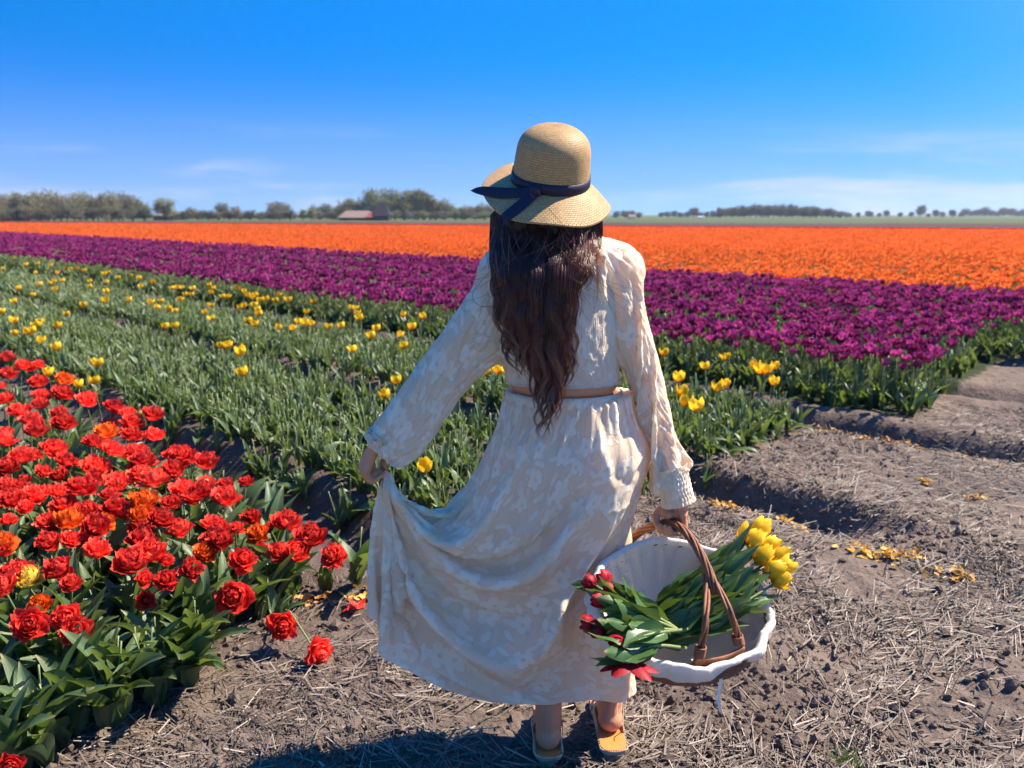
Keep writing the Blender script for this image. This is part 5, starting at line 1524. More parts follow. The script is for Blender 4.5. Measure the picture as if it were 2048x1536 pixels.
def cuff(parent, A, B, r0, r1, flare=0.0):
    n = 26; path = A + np.linspace(0, 1, n)[:, None] * (B - A)
    Pf, T, N, Bn = frames(path)
    a = np.linspace(0, 2 * math.pi, 120, endpoint=False)
    rows = []
    for i in range(n):
        f = i / (n - 1)
        r = r0 + (r1 - r0) * f + 0.0008 * np.sin(f * math.pi * 15) + 0.0014 * np.sin(a * 30 + 1.6 * np.sin(f * 14 + 2 * a)) + flare * smooth(0.8, 1, f) + 0.003 * smooth(0.12, 0, f)
        rows.append(Pf[i] + r[:, None] * (np.cos(a)[:, None] * N[i] + np.sin(a)[:, None] * Bn[i]))
    part('cuff', cloth_mesh('cuff', np.array(rows), SMOCK, [0.26], 0.08), parent)
cuff(sr, J['wrR'] + (J['elR'] - J['wrR']) * 0.28, J['wrR'] + (J['elR'] - J['wrR']) * -0.03, 0.0430, 0.0405, 0.003)
cuff(sl, J['wrL'] + (J['elL'] - J['wrL']) * 0.05, J['wrL'] + (J['elL'] - J['wrL']) * -0.035, 0.035, 0.032, 0.003)
# --- watch strap on the left wrist, chain on the right ankle
def ringband(A, axis, r, h, mat, name, sides=40, rx=1.0):
    axis = np.asarray(axis, float) / np.linalg.norm(axis)
    path = np.array([A - axis * h, A - axis * h * 0.6, A + axis * h * 0.6, A + axis * h])
    V, F, C = tube(path, [r * 0.97, r * 1.02, r * 1.02, r * 0.97], sides, False)
    part(name, mesh(name, V, F, mat))
ax = J['wrL'] - J['elL']
ringband(J['wrL'] + ax / np.linalg.norm(ax) * 0.006, ax, 0.0275, 0.006, SILVER, 'watch_strap')
mb = MB()
ac = ankR + (kneeR - ankR) * (0.05 / (kneeR - ankR)[2]) + [0, -0.003, 0]
ca = np.linspace(0, 2 * math.pi, 120)
add_tube(mb, np.stack([ac[0] + 0.0380 * np.cos(ca), ac[1] + 0.0385 * np.sin(ca), ac[2] + 0.006 * np.sin(ca) + 0.0012 * np.sin(ca * 30)], 1), 0.0011, 5)
part('anklet', mb.mesh('anklet', GOLD))

# --- sandals
for sd, side in ((-1, 'L'), (1, 'R')):
    f = FOOT[side]
    back = 0.012 if side == 'L' else 0.062
    yy = np.array([-back, -back + 0.006, -back + 0.02, 0.03, 0.08, 0.13, 0.17, 0.20, 0.222, 0.230]); hw = np.array([0.020, 0.030, 0.0375, 0.039, 0.037, 0.039, 0.043, 0.041, 0.030, 0.014])
    zt = np.interp(yy, [-0.07, 0.05, 0.14, 0.23], [0.052, 0.050, 0.030, 0.020])
    def sole(dz, k, th):
        mb = MB(); R_ = []
        for y, w, z in zip(yy, hw, zt):
            R_.append([(-w * k, y, z + dz), (w * k, y, z + dz), (w * k, y, z + dz - th), (-w * k, y, z + dz - th)])
        V = np.array(R_).reshape(-1, 3); V[:, 0] += f[0]; V[:, 1] += f[1]
        mb.add(V, grid_faces(len(yy), 4, True)); n = len(V)
        mb.add(V, [[3, 2, 1, 0], [n - 4, n - 3, n - 2, n - 1]])
        return mb
    sm = bpy.data.objects.new('sandal', None); col.objects.link(sm); sm.parent = person; sm.location = -PL
    obj('sole', sole(-0.004, 1.0, 0.010).mesh('sole', STRAP, False), sm)
    obj('insole', sole(0.0, 0.93, 0.0036).mesh('insole', TANLEATHER, False), sm)
    mb = MB()
    for z0, z1, k in ((0.040, 0.0, 1.0),):
        a = np.linspace(0, 2 * math.pi, 24, endpoint=False)
        rows = [np.stack([f[0] + 0.030 * q * np.cos(a), f[1] + 0.022 - back + 0.020 * 1.2 * q * np.sin(a) + 0.006, np.full(24, z)], -1) for z, q in ((0.0425, 0.98), (0.030, 0.9), (0.012, 0.84), (-0.004, 0.86))]
        mb.add(np.array(rows).reshape(-1, 3), grid_faces(4, 24, True)[:, ::-1])
    obj('heel', mb.mesh('heel_block', HEELW), sm)
    # beaded edge round the back of the insole
    mb = MB()
    k = [i for i in range(7)]
    edge = spline([(f[0] - hw[i], f[1] + yy[i], zt[i] - 0.003) for i in (5, 4, 3, 2, 1)] + [(f[0], f[1] - back - 0.002, zt[0] - 0.003)] + [(f[0] + hw[i], f[1] + yy[i], zt[i] - 0.003) for i in (1, 2, 3, 4, 5)], 70)
    for p in edge: ell(mb, p, (0.0024, 0.0024, 0.0024), n=4)
    obj('beaded_edge', mb.mesh('beaded_edge', PEARL), sm)
    # strap over the instep and along the outer side
    mb = MB()
    for (y0, wdt, zz) in ((0.115, 0.040, 0.060), (0.150, 0.042, 0.046)):
        aa = np.linspace(0, math.pi, 18); R_ = []
        for yo in (-0.014, -0.007, 0.007, 0.014):
            R_.append(np.stack([f[0] + wdt * np.cos(aa), np.full(18, f[1] + y0 + yo), np.interp(y0, [0, .23], [0.05, 0.02]) - 0.006 + zz * np.sin(aa) ** 0.8 - yo * 0.35], -1))
        mb.add(np.array(R_).reshape(-1, 3), grid_faces(4, 18))
    obj('strap', mb.mesh('strap', STRAP), sm)
    mb = MB()
    for sx in (-1, 1):
        pth = spline([f + [sx * 0.036, 0.125, 0.030], f + [sx * 0.041, 0.085, 0.026], f + [sx * 0.038, 0.045, 0.010], f + [sx * 0.034, 0.01, -0.004]], 14)
        Pf, T, N, Bn = frames(pth)
        V = np.stack([pth + [0, 0, 0.010], pth + [sx * 0.002, 0, 0.0], pth - [0, 0, 0.008]], 1) if False else np.concatenate([(pth + [0, 0, h])[:, None] + (np.array([sx * 0.002, 0, 0]) if abs(h) < 0.004 else 0) for h in (0.010, 0.003, -0.003, -0.010)], 1)
        mb.add(V.reshape(-1, 3), grid_faces(14, 4))
    obj('side_strap', mb.mesh('side_strap', STRAP), sm)

# --- straw hat
hat_o = PY(1101, 362, 1.93)
hat = bpy.data.objects.new('straw_hat', None); col.objects.link(hat); hat.parent = person
hat.location = Vector(hat_o - PL); hat.rotation_euler = (R(23), R(5), 0)
CR = 0.094
nph = 180
hp_ = np.linspace(0, 2 * math.pi, nph + 1)
def droop(p):      # how far the brim hangs, by direction; -90 deg is the back
    return 0.034 + 0.012 * np.cos(p + math.pi / 2) + 0.012 * np.cos(p) + 0.006 * np.sin(2 * p + 0.6) + 0.004 * np.sin(5 * p)
def brim(p, k):
    r = CR + (0.066 + 0.006 * np.cos(p + 2.6)) * k
    z = -droop(p) * k ** 1.15 - 0.002
    return np.stack([r * np.cos(p), r * np.sin(p), z + 0 * p], -1)
prf = [(0.0005, 0.134), (0.016, 0.1335), (0.034, 0.131), (0.052, 0.125), (0.068, 0.115), (0.080, 0.101), (0.0865, 0.084), (0.0895, 0.062), (0.0915, 0.036), (CR - 0.001, 0.012), (CR, 0.0)]
prf = spline([(r, 0, z) for r, z in prf], 60)
ln = np.concatenate([[0], np.cumsum(np.linalg.norm(np.diff(prf, axis=0), axis=1))])
rows, uvr = [], []
for q, l in zip(prf, ln):
    rf = 1 + 0.012 * np.sin(2 * hp_ + 0.4)
    rows.append(np.stack([q[0] * rf * np.cos(hp_), q[0] * rf * np.sin(hp_), np.full(nph + 1, q[2])], -1))
    uvr.append(np.stack([hp_ / (2 * math.pi) * 96, np.full(nph + 1, l / 0.0056)], -1))
obj('crown', mesh('hat_crown', np.array(rows).reshape(-1, 3), grid_faces(60, nph + 1), HAT, np.array(uvr).reshape(-1, 2)), hat)
rows, uvr = [], []
for i, k in enumerate(np.linspace(0, 1, 26)):
    rows.append(brim(hp_, k)); uvr.append(np.stack([hp_ / (2 * math.pi) * 96, np.full(nph + 1, k * 0.085 / 0.0056)], -1))
for d in (0.0012, 0.0024):      # rolled lip
    b_ = brim(hp_, 1.0); b_[:, 2] -= d; rows.append(b_); uvr.append(uvr[-1])
for i, k in enumerate(np.linspace(1, 0, 12)):
    b_ = brim(hp_, k); b_[:, 2] -= 0.0026; rows.append(b_); uvr.append(np.stack([hp_ / (2 * math.pi) * 96, np.full(nph + 1, k * 0.085 / 0.0056)], -1))
obj('brim', mesh('hat_brim', np.array(rows).reshape(-1, 3), grid_faces(len(rows), nph + 1), HAT, np.array(uvr).reshape(-1, 2)), hat)
rows = []
for z, d in ((0.0235, 0.0005), (0.0235, 0.002), (0.012, 0.0028), (0.001, 0.003), (-0.001, 0.001)):
    rf = 1 + 0.012 * np.sin(2 * hp_ + 0.4)
    rows.append(np.stack([(CR + d - z * 0.06) * rf * np.cos(hp_), (CR + d - z * 0.06) * rf * np.sin(hp_), z + 0.0015 * np.sin(3 * hp_)], -1))
rb = obj('ribbon', mesh('hat_ribbon', np.array(rows).reshape(-1, 3), grid_faces(5, nph + 1), RIBBON), hat)
def strip(pts, wid, n=24, lift=0.004):
    P = spline(pts, n); w = np.interp(np.linspace(0, 1, n), np.linspace(0, 1, len(wid)), wid)
    T = np.gradient(P, axis=0); T /= np.linalg.norm(T, axis=1, keepdims=True)
    nn = np.stack([P[:, 0], P[:, 1], np.full(n, 0.06)], -1); nn /= np.linalg.norm(nn, axis=1, keepdims=True)
    S = np.cross(T, nn); S /= np.linalg.norm(S, axis=1, keepdims=True)
    V = np.concatenate([(P + S * (w * u)[:, None] + nn * 0.0012 * (1 - u * u))[:, None] for u in (-1, -0.5, 0, 0.5, 1)], 1)
    V2 = V - nn[:, None] * 0.0016
    mb = MB(); mb.add(V.reshape(-1, 3), grid_faces(n, 5)); mb.add(V2.reshape(-1, 3), grid_faces(n, 5)[:, ::-1])
    return mb.mesh('ribbon_tail', RIBBON)
def hb(deg, k, up=0.006):
    p = np.array([R(deg)]); q = brim(p, k)[0]
    return q + np.array([0.25 * math.cos(p[0]), 0.25 * math.sin(p[0]), 1.0]) * up
kd = -112
knot = np.array([(CR + 0.006) * math.cos(R(kd)), (CR + 0.006) * math.sin(R(kd)), 0.008])
obj('ribbon_tail', strip([knot, hb(-128, 0.25, 0.010), hb(-148, 0.62, 0.010), hb(-163, 0.98, 0.008), hb(-170, 1.20, 0.006), hb(-174, 1.36, 0.004)], [0.010, 0.012, 0.013, 0.011, 0.007, 0.0006]), hat)
obj('ribbon_tail', strip([knot + [0, -0.002, 0.0], hb(-113, 0.18, 0.009), hb(-119, 0.55, 0.007), hb(-125, 0.98, 0.006), hb(-128, 1.12, 0.000)], [0.009, 0.012, 0.0135, 0.013, 0.012]), hat)
mb = MB(); ell(mb, knot, (0.016, 0.009, 0.014), rotmat(0, 0.3, R(kd + 90)))
obj('knot', mb.mesh('ribbon_knot', RIBBON), hat)

# --- hair
def hair_mesh():
    g = np.random.default_rng(31)
    mbV, mbF, A = [], [], []
    nst = 0
    # outline of the mass: height -> left, right (picture columns)
    Ly = np.array([395, 430, 470, 520, 580, 640, 700, 750, 800, 850]); Lx = np.array([1018, 984, 983, 985, 988, 996, 1008, 1028, 1044, 1052]); Rx = np.array([1180, 1200, 1199, 1184, 1170, 1164, 1162, 1158, 1144, 1122])
    ang3 = np.array([0, 2.094, 4.189]); c3, s3 = np.cos(ang3), np.sin(ang3)
    def add(path, r, tone):
        nonlocal nst
        n = len(path)
        T = np.empty_like(path); T[1:-1] = path[2:] - path[:-2]; T[0] = path[1] - path[0]; T[-1] = path[-1] - path[-2]
        N = np.stack([T[:, 2], 0 * T[:, 0], -T[:, 0]], 1) + 1e-6; N /= np.sqrt((N * N).sum(1))[:, None]
        B = np.array([0, 1.0, 0])
        V = path[:, None] + r[:, None, None] * (c3[None, :, None] * N[:, None] + s3[None, :, None] * B)
        mbV.append(V.reshape(-1, 3)); mbF.append(GF[n] + nst); nst += n * 3; A.append(np.repeat(tone, 3))
    GF = {n: grid_faces(n, 3, True) for n in (14, 18, 24)}
    def PYv(x, y, Y):
        u, v = (x - 1024) / FPX, (768 - y) / FPX
        k = Y / (CP + v * SP)
        return np.stack([u * k, Y + 0 * k, CAM_H + (-SP + v * CP) * k], 1)
    nlock = 95
    for k in range(nlock):
        a = -1 + 2 * (k + g.uniform(0.1, 0.9)) / nlock
        a = math.copysign(abs(a) ** 0.9, a)
        layer = g.random()
        yend = 860 - 210 * abs(a) ** 1.5 * g.uniform(0.5, 1.2) - g.uniform(0, 120) * (g.random() < 0.6)
        if a < -0.45: yend = min(yend, 740 - 30 * g.random())
        if a > 0.78: yend = g.uniform(520, 600)
        ph1, ph2 = g.uniform(0, 6.28, 2); wl = g.uniform(75, 135); amp = g.uniform(4, 12)
        nstr = 44; ltone = g.normal(0, 0.10)
        for s_ in range(nstr):
            ys = np.linspace(414, yend + g.normal(0, 14), 24)
            f = np.clip((ys - 428) / (yend - 428 + 1e-6), 0, 2)
            lx, rx = np.interp(ys, Ly, Lx), np.interp(ys, Ly, Rx)
            spread = g.normal(0, 1) * (0.030 * (1 - f) + 0.036 * np.sin(np.clip(f, 0, 1) * 3.14) + 0.010)
            aa = np.clip(a + spread, -1.02, 1.02)
            px = lx + (aa + 1) / 2 * (rx - lx)
            px = px + amp * (f ** 0.8) * np.sin(ys / wl * 6.28 + ph1) * (0.4 + f) + g.normal(0, 0.8)
            # depth: round the head above, over the back below
            Yc = 1.945 - 0.098 * np.sqrt(np.clip(1 - (aa * 0.93) ** 2, 0.03, 1))
            back = 1.815 + 0.030 * aa ** 2 - 0.016 * (1 - aa ** 2)
            k_ = smooth(455, 560, ys)
            Yd = Yc * (1 - k_) + back * k_ - (layer * 0.026 + g.uniform(0, 0.006)) * (0.25 + 0.75 * k_) + 0.006 * np.sin(ys / wl * 6.28 + ph2)
            Yd = Yd - 0.012 * smooth(760, 850, ys)
            path = PYv(px, ys, Yd)
            r = 0.00062 * (1 - 0.75 * np.clip(f, 0, 1) ** 3)
            tone = np.clip(0.17 + 0.72 * f ** 1.2 + ltone + g.normal(0, 0.08) + 0.28 * (a > 0.35) * (1 - f), 0, 0.93)  # right-hand locks lighter, the sunlit side put into their tone
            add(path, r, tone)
    # flyaway strands, their sunlit gold put into the tone
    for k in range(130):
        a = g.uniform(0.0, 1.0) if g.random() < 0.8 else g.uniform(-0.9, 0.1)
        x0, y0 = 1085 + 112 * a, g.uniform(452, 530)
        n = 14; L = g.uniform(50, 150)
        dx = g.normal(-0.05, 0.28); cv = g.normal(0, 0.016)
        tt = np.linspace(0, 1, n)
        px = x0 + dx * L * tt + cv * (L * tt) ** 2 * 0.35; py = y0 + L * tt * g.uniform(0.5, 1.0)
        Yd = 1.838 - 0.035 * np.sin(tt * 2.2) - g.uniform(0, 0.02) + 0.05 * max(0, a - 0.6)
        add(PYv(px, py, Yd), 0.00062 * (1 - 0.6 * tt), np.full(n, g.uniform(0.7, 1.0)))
    for pts in ([(1000, 520), (965, 560), (945, 590), (960, 612), (990, 612)], [(985, 470), (972, 490), (978, 540)], [(1075, 380), (1100, 420), (1128, 452), (1140, 470)], [(1060, 386), (1072, 400), (1085, 410)]):
        Yv = 1.76 if pts[0][1] < 400 else 1.85
        add(spline([PY(x, y, Yv) for x, y in pts], 18), np.full(18, 0.0006), np.full(18, 0.85 if pts[0][1] < 400 else 0.5))
    # dark cap of hair under the hat and down the nape, so the scalp never shows
    mb = MB(); 
    ell(mb, J['head'] + [0, -0.006, 0.024], (0.081, 0.096, 0.108), n=18)
    rows = []
    for y in np.linspace(398, 790, 26):
        lx, rx = np.interp(y, Ly, Lx), np.interp(y, Ly, Rx)
        tpr = 1 - 0.55 * smooth(640, 790, y)
        c = (lx + rx) / 2; hw_ = (rx - lx) / 2 * 0.80 * tpr
        k_ = smooth(455, 560, y)
        Yf = (1.945 - 0.02) * (1 - k_) + 1.838 * k_; Yb = 1.945 * (1 - k_) + 1.85 * k_
        aa = np.linspace(0, 2 * math.pi, 28, endpoint=False)
        dep = (0.082 * (1 - k_) + 0.020 * k_)
        rows.append([PY(c + hw_ * math.cos(q), y, Yf + dep * math.sin(q)) for q in aa])
    mb.add(np.array(rows).reshape(-1, 3), grid_faces(26, 28, True))
    V0 = np.concatenate(mb.V); F0 = np.concatenate(mb.F4)
    V = np.concatenate(mbV + [V0]); F = np.concatenate(mbF + [F0 + nst])
    A_ = np.concatenate(A + [np.full(len(V0), 0.05)])
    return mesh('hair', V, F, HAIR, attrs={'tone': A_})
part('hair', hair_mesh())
# ------------------------------------------------------------------ wicker basket with a white liner, held in the right hand
bc = PY(1362, 1206, 1.725)
basket = empty('wicker_basket', bc)
tag(basket, 'oval brown wicker basket with white cloth liner held by the right hand', 'basket')
nrm = np.array([0.10, -0.50, 0.86]); nrm /= np.linalg.norm(nrm)       # it hangs tipped towards the viewer
axA = np.array([0.97, -0.02, -0.02]); axA -= nrm * (axA @ nrm); axA /= np.linalg.norm(axA)
axB = np.cross(nrm, axA)
BA, BB, BD = 0.213, 0.176, 0.135
def onrim(px, py, h):
    d = ray(px, py); o = np.array([0, 0, CAM_H])
    return o + d * (((bc + nrm * h - o) @ nrm) / (d @ nrm))
def bp(p, r, z, wob=0.0):       # local: angle, relative radius, height above the rim plane
    return np.cos(p)[..., None] * axA * (BA * r)[..., None] + np.sin(p)[..., None] * axB * (BB * r)[..., None] + np.asarray(z)[..., None] * nrm
def bpart(name, me_, parent=None): return obj(name, me_, parent if parent is not None else basket)
# woven wall
mb = MB(); nst = 26; nw = 22
p = np.linspace(0, 2 * math.pi, nst * 4 + 1)
for i in range(nw):
    f = i / (nw - 1); z = -BD * f; r = 1.0 + 0.06 * math.sin(f * 2.2) - 0.30 * f ** 2.0
    wv = 0.012 * np.cos(p * nst / 2 * 1.0 + math.pi * i)
    pts = bp(p, r + wv, np.full_like(p, z))
    add_tube(mb, pts, 0.0037, 5, caps=False)
for j in range(nst):
    a = np.full(8, 2 * math.pi * j / nst); f = np.linspace(0, 1, 8)
    add_tube(mb, bp(a, 1.0 + 0.06 * np.sin(f * 2.2) - 0.30 * f ** 2.0, -BD * f), 0.0032, 5)
bpart('woven_wall', mb.mesh('woven_wall', WICKER))
mb = MB()
for k in range(3):
    q = np.linspace(0, 2 * math.pi, 161); tw = q * 18 + k * 2.094
    pts = bp(q, 0.992 + 0.014 * np.cos(tw), 0.001 + 0.004 * np.sin(tw))
    add_tube(mb, pts, 0.0042, 6, caps=False)
bpart('rim', mb.mesh('basket_rim', WICKER))
mb = MB()
q = np.linspace(0, 2 * math.pi, 60, endpoint=False); rows = [bp(q, np.full(60, r), np.full(60, -BD - 0.001 - 0.002 * (1 - r))) for r in (0.78, 0.5, 0.3, 0.1, 0.01)]
mb.add(np.array(rows).reshape(-1, 3), grid_faces(5, 60, True))
bpart('base', mb.mesh('basket_base', WICKER))
# liner: inside the bowl, over the rim, hanging outside
q = np.linspace(0, 2 * math.pi, 240, endpoint=False)
gap = np.exp(-(((q - R(-62) + math.pi) % (2 * math.pi) - math.pi) / 0.24) ** 2)      # notch round the front foot of the handle
rows, uv = [], []
prof = [(0.02, -0.112), (0.3, -0.112), (0.55, -0.108), (0.70, -0.096), (0.82, -0.072), (0.90, -0.044), (0.94, -0.020), (0.950, 0.002), (0.962, 0.014), (1.0, 0.020), (1.040, 0.015), (1.062, 0.000), (1.072, -0.011), (1.078, -0.022), (1.078, -0.031), (1.074, -0.036)]
for i, (r, z) in enumerate(prof):
    f = i / (len(prof) - 1)
    wob = (0.045 * noise2(np.cos(q) * 3 + 4, np.sin(q) * 3 + z * 8) + 0.026 * noise2(np.cos(q) * 8 + z * 12, np.sin(q) * 8)) * smooth(0.2, 0.5, f) + 0.010 * np.abs(noise2(np.cos(q) * 16, np.sin(q) * 16 + z * 6)) * smooth(0.45, 0.8, f) + 0.022 * noise2(q * 5.5, z * 10 + 0 * q) * smooth(0.7, 1, f) + 0.040 * noise2(np.cos(q) * 5 + 9, np.sin(q) * 5 + z * 14) * smooth(0.1, 0.3, f) * smooth(0.5, 0.4, f)
    zz = z + 0.010 * noise2(np.cos(q) * 2.2, np.sin(q) * 2.2 + 3) * smooth(0.5, 1, f)
    if f > 0.7: zz = zz * (1 - gap) + (0.012) * gap; r_ = r * (1 - gap) + 1.03 * gap
    else: r_ = r + 0 * q
    rows.append(bp(q, r_ + wob, zz))
X = refine(np.array(rows), 2)
liner = bpart('liner', cloth_mesh('basket_liner', X, LINEN, [1.4], 0.45))
mb = MB()  # white dashes modelled in place of sunlight coming through the basket
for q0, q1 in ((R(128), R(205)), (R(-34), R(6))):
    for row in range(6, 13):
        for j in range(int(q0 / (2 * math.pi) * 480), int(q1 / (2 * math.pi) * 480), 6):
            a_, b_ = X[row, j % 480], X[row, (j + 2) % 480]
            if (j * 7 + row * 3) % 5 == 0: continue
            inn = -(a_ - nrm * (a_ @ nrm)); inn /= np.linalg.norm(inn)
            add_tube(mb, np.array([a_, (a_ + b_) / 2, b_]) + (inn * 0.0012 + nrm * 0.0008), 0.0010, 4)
bpart('light_dashes', mb.mesh('liner_light_dashes', COTTON), liner)
# handle: a bundle of twisted rods that parts in two above the front rim
hpth = spline(HANDLE_PTS, 70) - bc
def bundle(path, n, rad, r, turns, ph=0.0, spread=None):
    Pf, T, N, Bn = frames(path); mbb = MB(); t = np.linspace(0, 1, len(path))
    for k in range(n):
        a = 2 * math.pi * k / n + turns * 2 * math.pi * t + ph
        off = (np.cos(a)[:, None] * N + np.sin(a)[:, None] * Bn) * rad
        add_tube(mbb, path + off, r, 6)
    return mbb
handle = bpart('handle', bundle(hpth[:56], 6, 0.0074, 0.0040, 1.3).mesh('handle', WICKER))
f1 = onrim(1398, 1312, 0.012) - bc; f2 = onrim(1478, 1286, 0.012) - bc
j1 = hpth[48]
legA = spline([hpth[44], hpth[50] + [-0.012, -0.004, -0.012], onrim(1412, 1240, 0.085) - bc, f1], 30)
legB = spline([hpth[44], hpth[50] + [0.004, 0, 0], onrim(1462, 1228, 0.085) - bc, f2], 30)
for lg in (legA, legB): bpart('handle_leg', bundle(lg, 3, 0.0048, 0.0040, 1.0).mesh('handle_leg', WICKER), handle)
for c, nx in ((f1, legA), (f2, legB), (hpth[2], hpth[:6])):
    d = nx[-1] - nx[-5] if c is not hpth[2] else hpth[4] - hpth[0]
    d = d / np.linalg.norm(d); t = np.linspace(0, 6 * 2 * math.pi, 110)
    u1 = np.cross(d, [0, 0, 1.0]); u1 /= np.linalg.norm(u1); u2 = np.cross(d, u1)
    mbb = MB(); add_tube(mbb, c - d * 0.012 + (np.cos(t)[:, None] * u1 + np.sin(t)[:, None] * u2) * 0.0115 + d * np.linspace(-0.014, 0.014, 110)[:, None], 0.0022, 5)
    bpart('binding', mbb.mesh('binding', WICKER), handle)
# wicker block under the front foot of the handle
mb = MB()
for i in range(5):
    z = -0.004 - 0.008 * i
    pts = spline([f1 * 1.0 + nrm * z + axA * -0.012, (f1 + f2) / 2 - axB * 0.012 + nrm * z, f2 + nrm * z + axA * 0.012], 14)
    add_tube(mb, pts + axB[None] * -0.008, 0.0046, 6)
bpart('handle_foot', mb.mesh('handle_foot', WICKER), handle)
# cotton ties
def ribbon_strip(pts, w, n=20, side=(1, 0, 0)):
    P = spline(pts, n); s_ = np.array(side) * w
    V = np.stack([P - s_, P + [0, 0.0005, 0], P + s_], 1)
    return mesh('tie', V.reshape(-1, 3), grid_faces(n, 3), COTTON)
for pts, w in (([(1395, 1322, 1.612), (1380, 1345, 1.605), (1374, 1360, 1.61)], 0.0028), ([(1400, 1326, 1.612), (1440, 1330, 1.60), (1442, 1360, 1.60), (1436, 1395, 1.605), (1442, 1424, 1.61)], 0.0036),
               ([(1386, 1318, 1.608), (1394, 1328, 1.600), (1404, 1324, 1.606)], 0.005)):
    bpart('tie', ribbon_strip([PY(*v) - bc for v in pts], w), liner)

# ------------------------------------------------------------------ cut tulips lying in the basket
def cut_tulip(name, label, group, pts, bloom, bsc, leaves, bloomdir=None, spin=0.0):
    """pts: picture columns, rows and distances from the cut end to the bloom"""
    P = spline([onrim(*v) for v in pts], 14)
    e = empty(name, P[0]); L = P - P[0]
    mb = MB(); add_tube(mb, L, np.linspace(0.0042, 0.0034, 14), 6); obj('stem', mb.mesh('cut_stem', STEM), e)
    d = L[-1] - L[-2] if bloomdir is None else np.array(bloomdir)
    if bloom is not None:
        qn = Vector(d).to_track_quat('Z', 'Y') @ Euler((0, 0, spin)).to_quaternion()
        obj('bloom', bloom, e, tuple(L[-1]), qn.to_euler(), bsc)
    for (i, side, seed, ln, w, bnd) in leaves:
        V, F, UV = leaf_geo(seed, L=ln, W=w, bend=bnd, lean=0.08, twist=0.5, nv=9, nu=5)
        t = L[min(i + 2, 13)] - L[i]
        qn = Vector(t).to_track_quat('Z', 'Y') @ Euler((0, 0, side)).to_quaternion()
        V = V @ np.array(qn.to_matrix()).T + L[i]
        obj('leaf', mesh('cut_leaf', V, F, LEAFB, UV), e)
    tag(e, label, 'tulip', group)
    return e
def full_bloom(seed, mat, openness, size):
    g = np.random.default_rng(seed); mb = MB()
    for k, n in enumerate((3, 3, 4, 4)):
        ph = g.uniform(0, 6.28)
        for i in range(n):
            petal(mb, ph + i * 6.2832 / n + g.normal(0, 0.1), size * (1.12 - 0.07 * k) * g.uniform(0.9, 1.08), size * (0.37 - 0.045 * k), 1.0 - 0.2 * k + 0.25 * openness,
                  -0.30 + 0.95 * openness - 0.08 * k + g.normal(0, 0.12), 0.003, 0.003 * k, 0.42, 6, 5, 0.04, tip=0.5, rg=g)
    return mb.mesh('full_tulip_bloom', mat)
CY = [full_bloom(400 + i, YELLOW, o, 0.052) for i, o in enumerate([0.0, 0.10, 0.25])]
CRM = [cup_bloom(420 + i, CRIMSON, o, 0.038) for i, o in enumerate([-0.1, 0.0, 0.1])]
CRO = cup_bloom(430, CRIMSON, 1.25, 0.052)
yb = [(1478, 1082, 0.045), (1505, 1070, 0.055), (1497, 1098, 0.055), (1522, 1100, 0.05), (1510, 1126, 0.065), (1538, 1122, 0.05), (1552, 1142, 0.05), (1530, 1150, 0.065), (1545, 1170, 0.05)]
for i, (x, y, h) in enumerate(yb):
    b0 = (1296 + rng.uniform(-12, 20), 1218 + i * 10, -0.075 + 0.006 * i)
    mid = (0.5 * (x + b0[0]) + rng.uniform(-6, 6), 0.5 * (y + b0[1]) + 8, 0.5 * (h + b0[2]) + 0.015)
    lv = [(int(rng.integers(0, 7)), rng.uniform(0, 6.28), 700 + i * 8 + k, rng.uniform(0.15, 0.22), rng.uniform(0.022, 0.031), rng.uniform(0.0, 0.45)) for k in range(8)]
    cut_tulip('cut_yellow_tulip', ['leftmost cut yellow tulip at the top of the bunch in the basket', 'topmost cut yellow tulip of the bunch in the basket'][i] if i < 2 else ('lowest greenish yellow cut tulip of the bunch in the basket' if i == 8 else 'cut yellow tulip in the middle of the bunch in the basket'),
              'cut yellow tulips in the basket', [b0, mid, (x, y, h)], CY[i % 3], rng.uniform(0.95, 1.15), lv, spin=rng.uniform(0, 6))
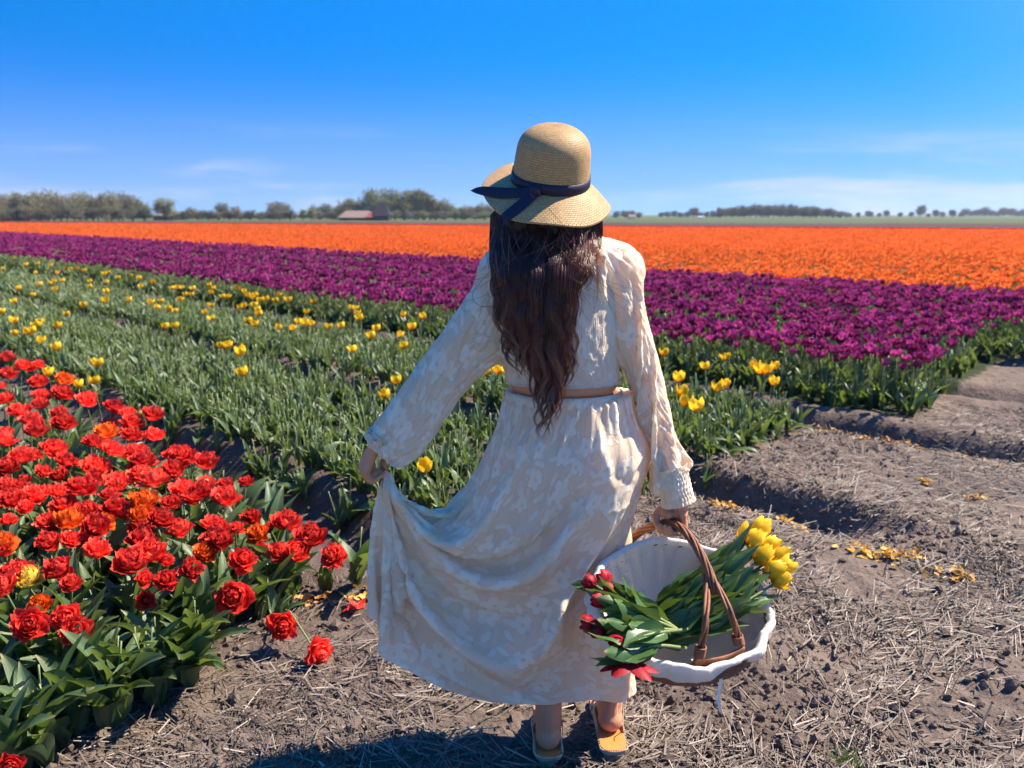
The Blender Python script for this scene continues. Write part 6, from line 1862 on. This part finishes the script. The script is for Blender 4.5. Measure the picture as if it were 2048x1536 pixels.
rb_ = [(1192, 1172, 0.05, 'uppermost crimson tulip bud at the left end of the basket bunch'), (1222, 1166, 0.04, 'crimson tulip bud just right of the uppermost one'), (1236, 1192, 0.05, 'dark crimson bud half hidden by leaves near the top of the red bunch'), (1214, 1206, 0.065, 'crimson tulip bud in the middle of the red bunch'),
       (1190, 1246, 0.06, 'crimson tulip at the left below the middle bud'), (1212, 1258, 0.06, 'crimson tulip right above the large pointed leaf'), (1250, 1282, 0.085, 'small bright crimson bud on top of the large pointed leaf')]
for i, (x, y, h, lab) in enumerate(rb_):
    b0 = (1388 - rng.uniform(0, 24), 1288 - 5 * i, -0.02 + 0.006 * i)
    mid = (0.52 * x + 0.48 * b0[0], 0.5 * (y + b0[1]) - 4, 0.5 * (h + b0[2]) + 0.03)
    lv = [(int(rng.integers(4, 9)), rng.uniform(0, 6.28), 760 + i * 3 + k, rng.uniform(0.11, 0.17), rng.uniform(0.020, 0.030), rng.uniform(0.1, 0.7)) for k in range(4)]
    cut_tulip('cut_crimson_tulip', lab, 'cut crimson tulips in the basket', [b0, mid, (x, y, h)], CRM[i % 3], rng.uniform(0.9, 1.1), lv, spin=rng.uniform(0, 6))
cut_tulip('cut_crimson_tulip', 'open crimson tulip whose petals hang below the basket rim', 'cut crimson tulips in the basket', [(1372, 1296, 0.02), (1310, 1292, 0.07), (1258, 1318, 0.055)], CRO, 1.15,
          [(6, 1.0, 790, 0.16, 0.026, 0.5), (7, 2.4, 791, 0.15, 0.028, 0.3), (6, 4.0, 792, 0.15, 0.024, 0.4)], bloomdir=(-0.05, -0.25, -0.8))
# ------------------------------------------------------------------ the air
hz = NT('hazy_air')
hz.t.links.new(hz.n('ShaderNodeVolumePrincipled', {'Color': (0.80, 0.88, 1.0, 1), 'Density': 0.00028, 'Anisotropy': 0.3}).outputs[0], hz.out.inputs['Volume'])
mb = MB(); box(mb, (0, 380, 8.5), (1900, 900, 21))
tag(obj('haze', mb.mesh('haze', hz.mat, False)), 'thin spring haze in the air over the fields', kind='stuff')
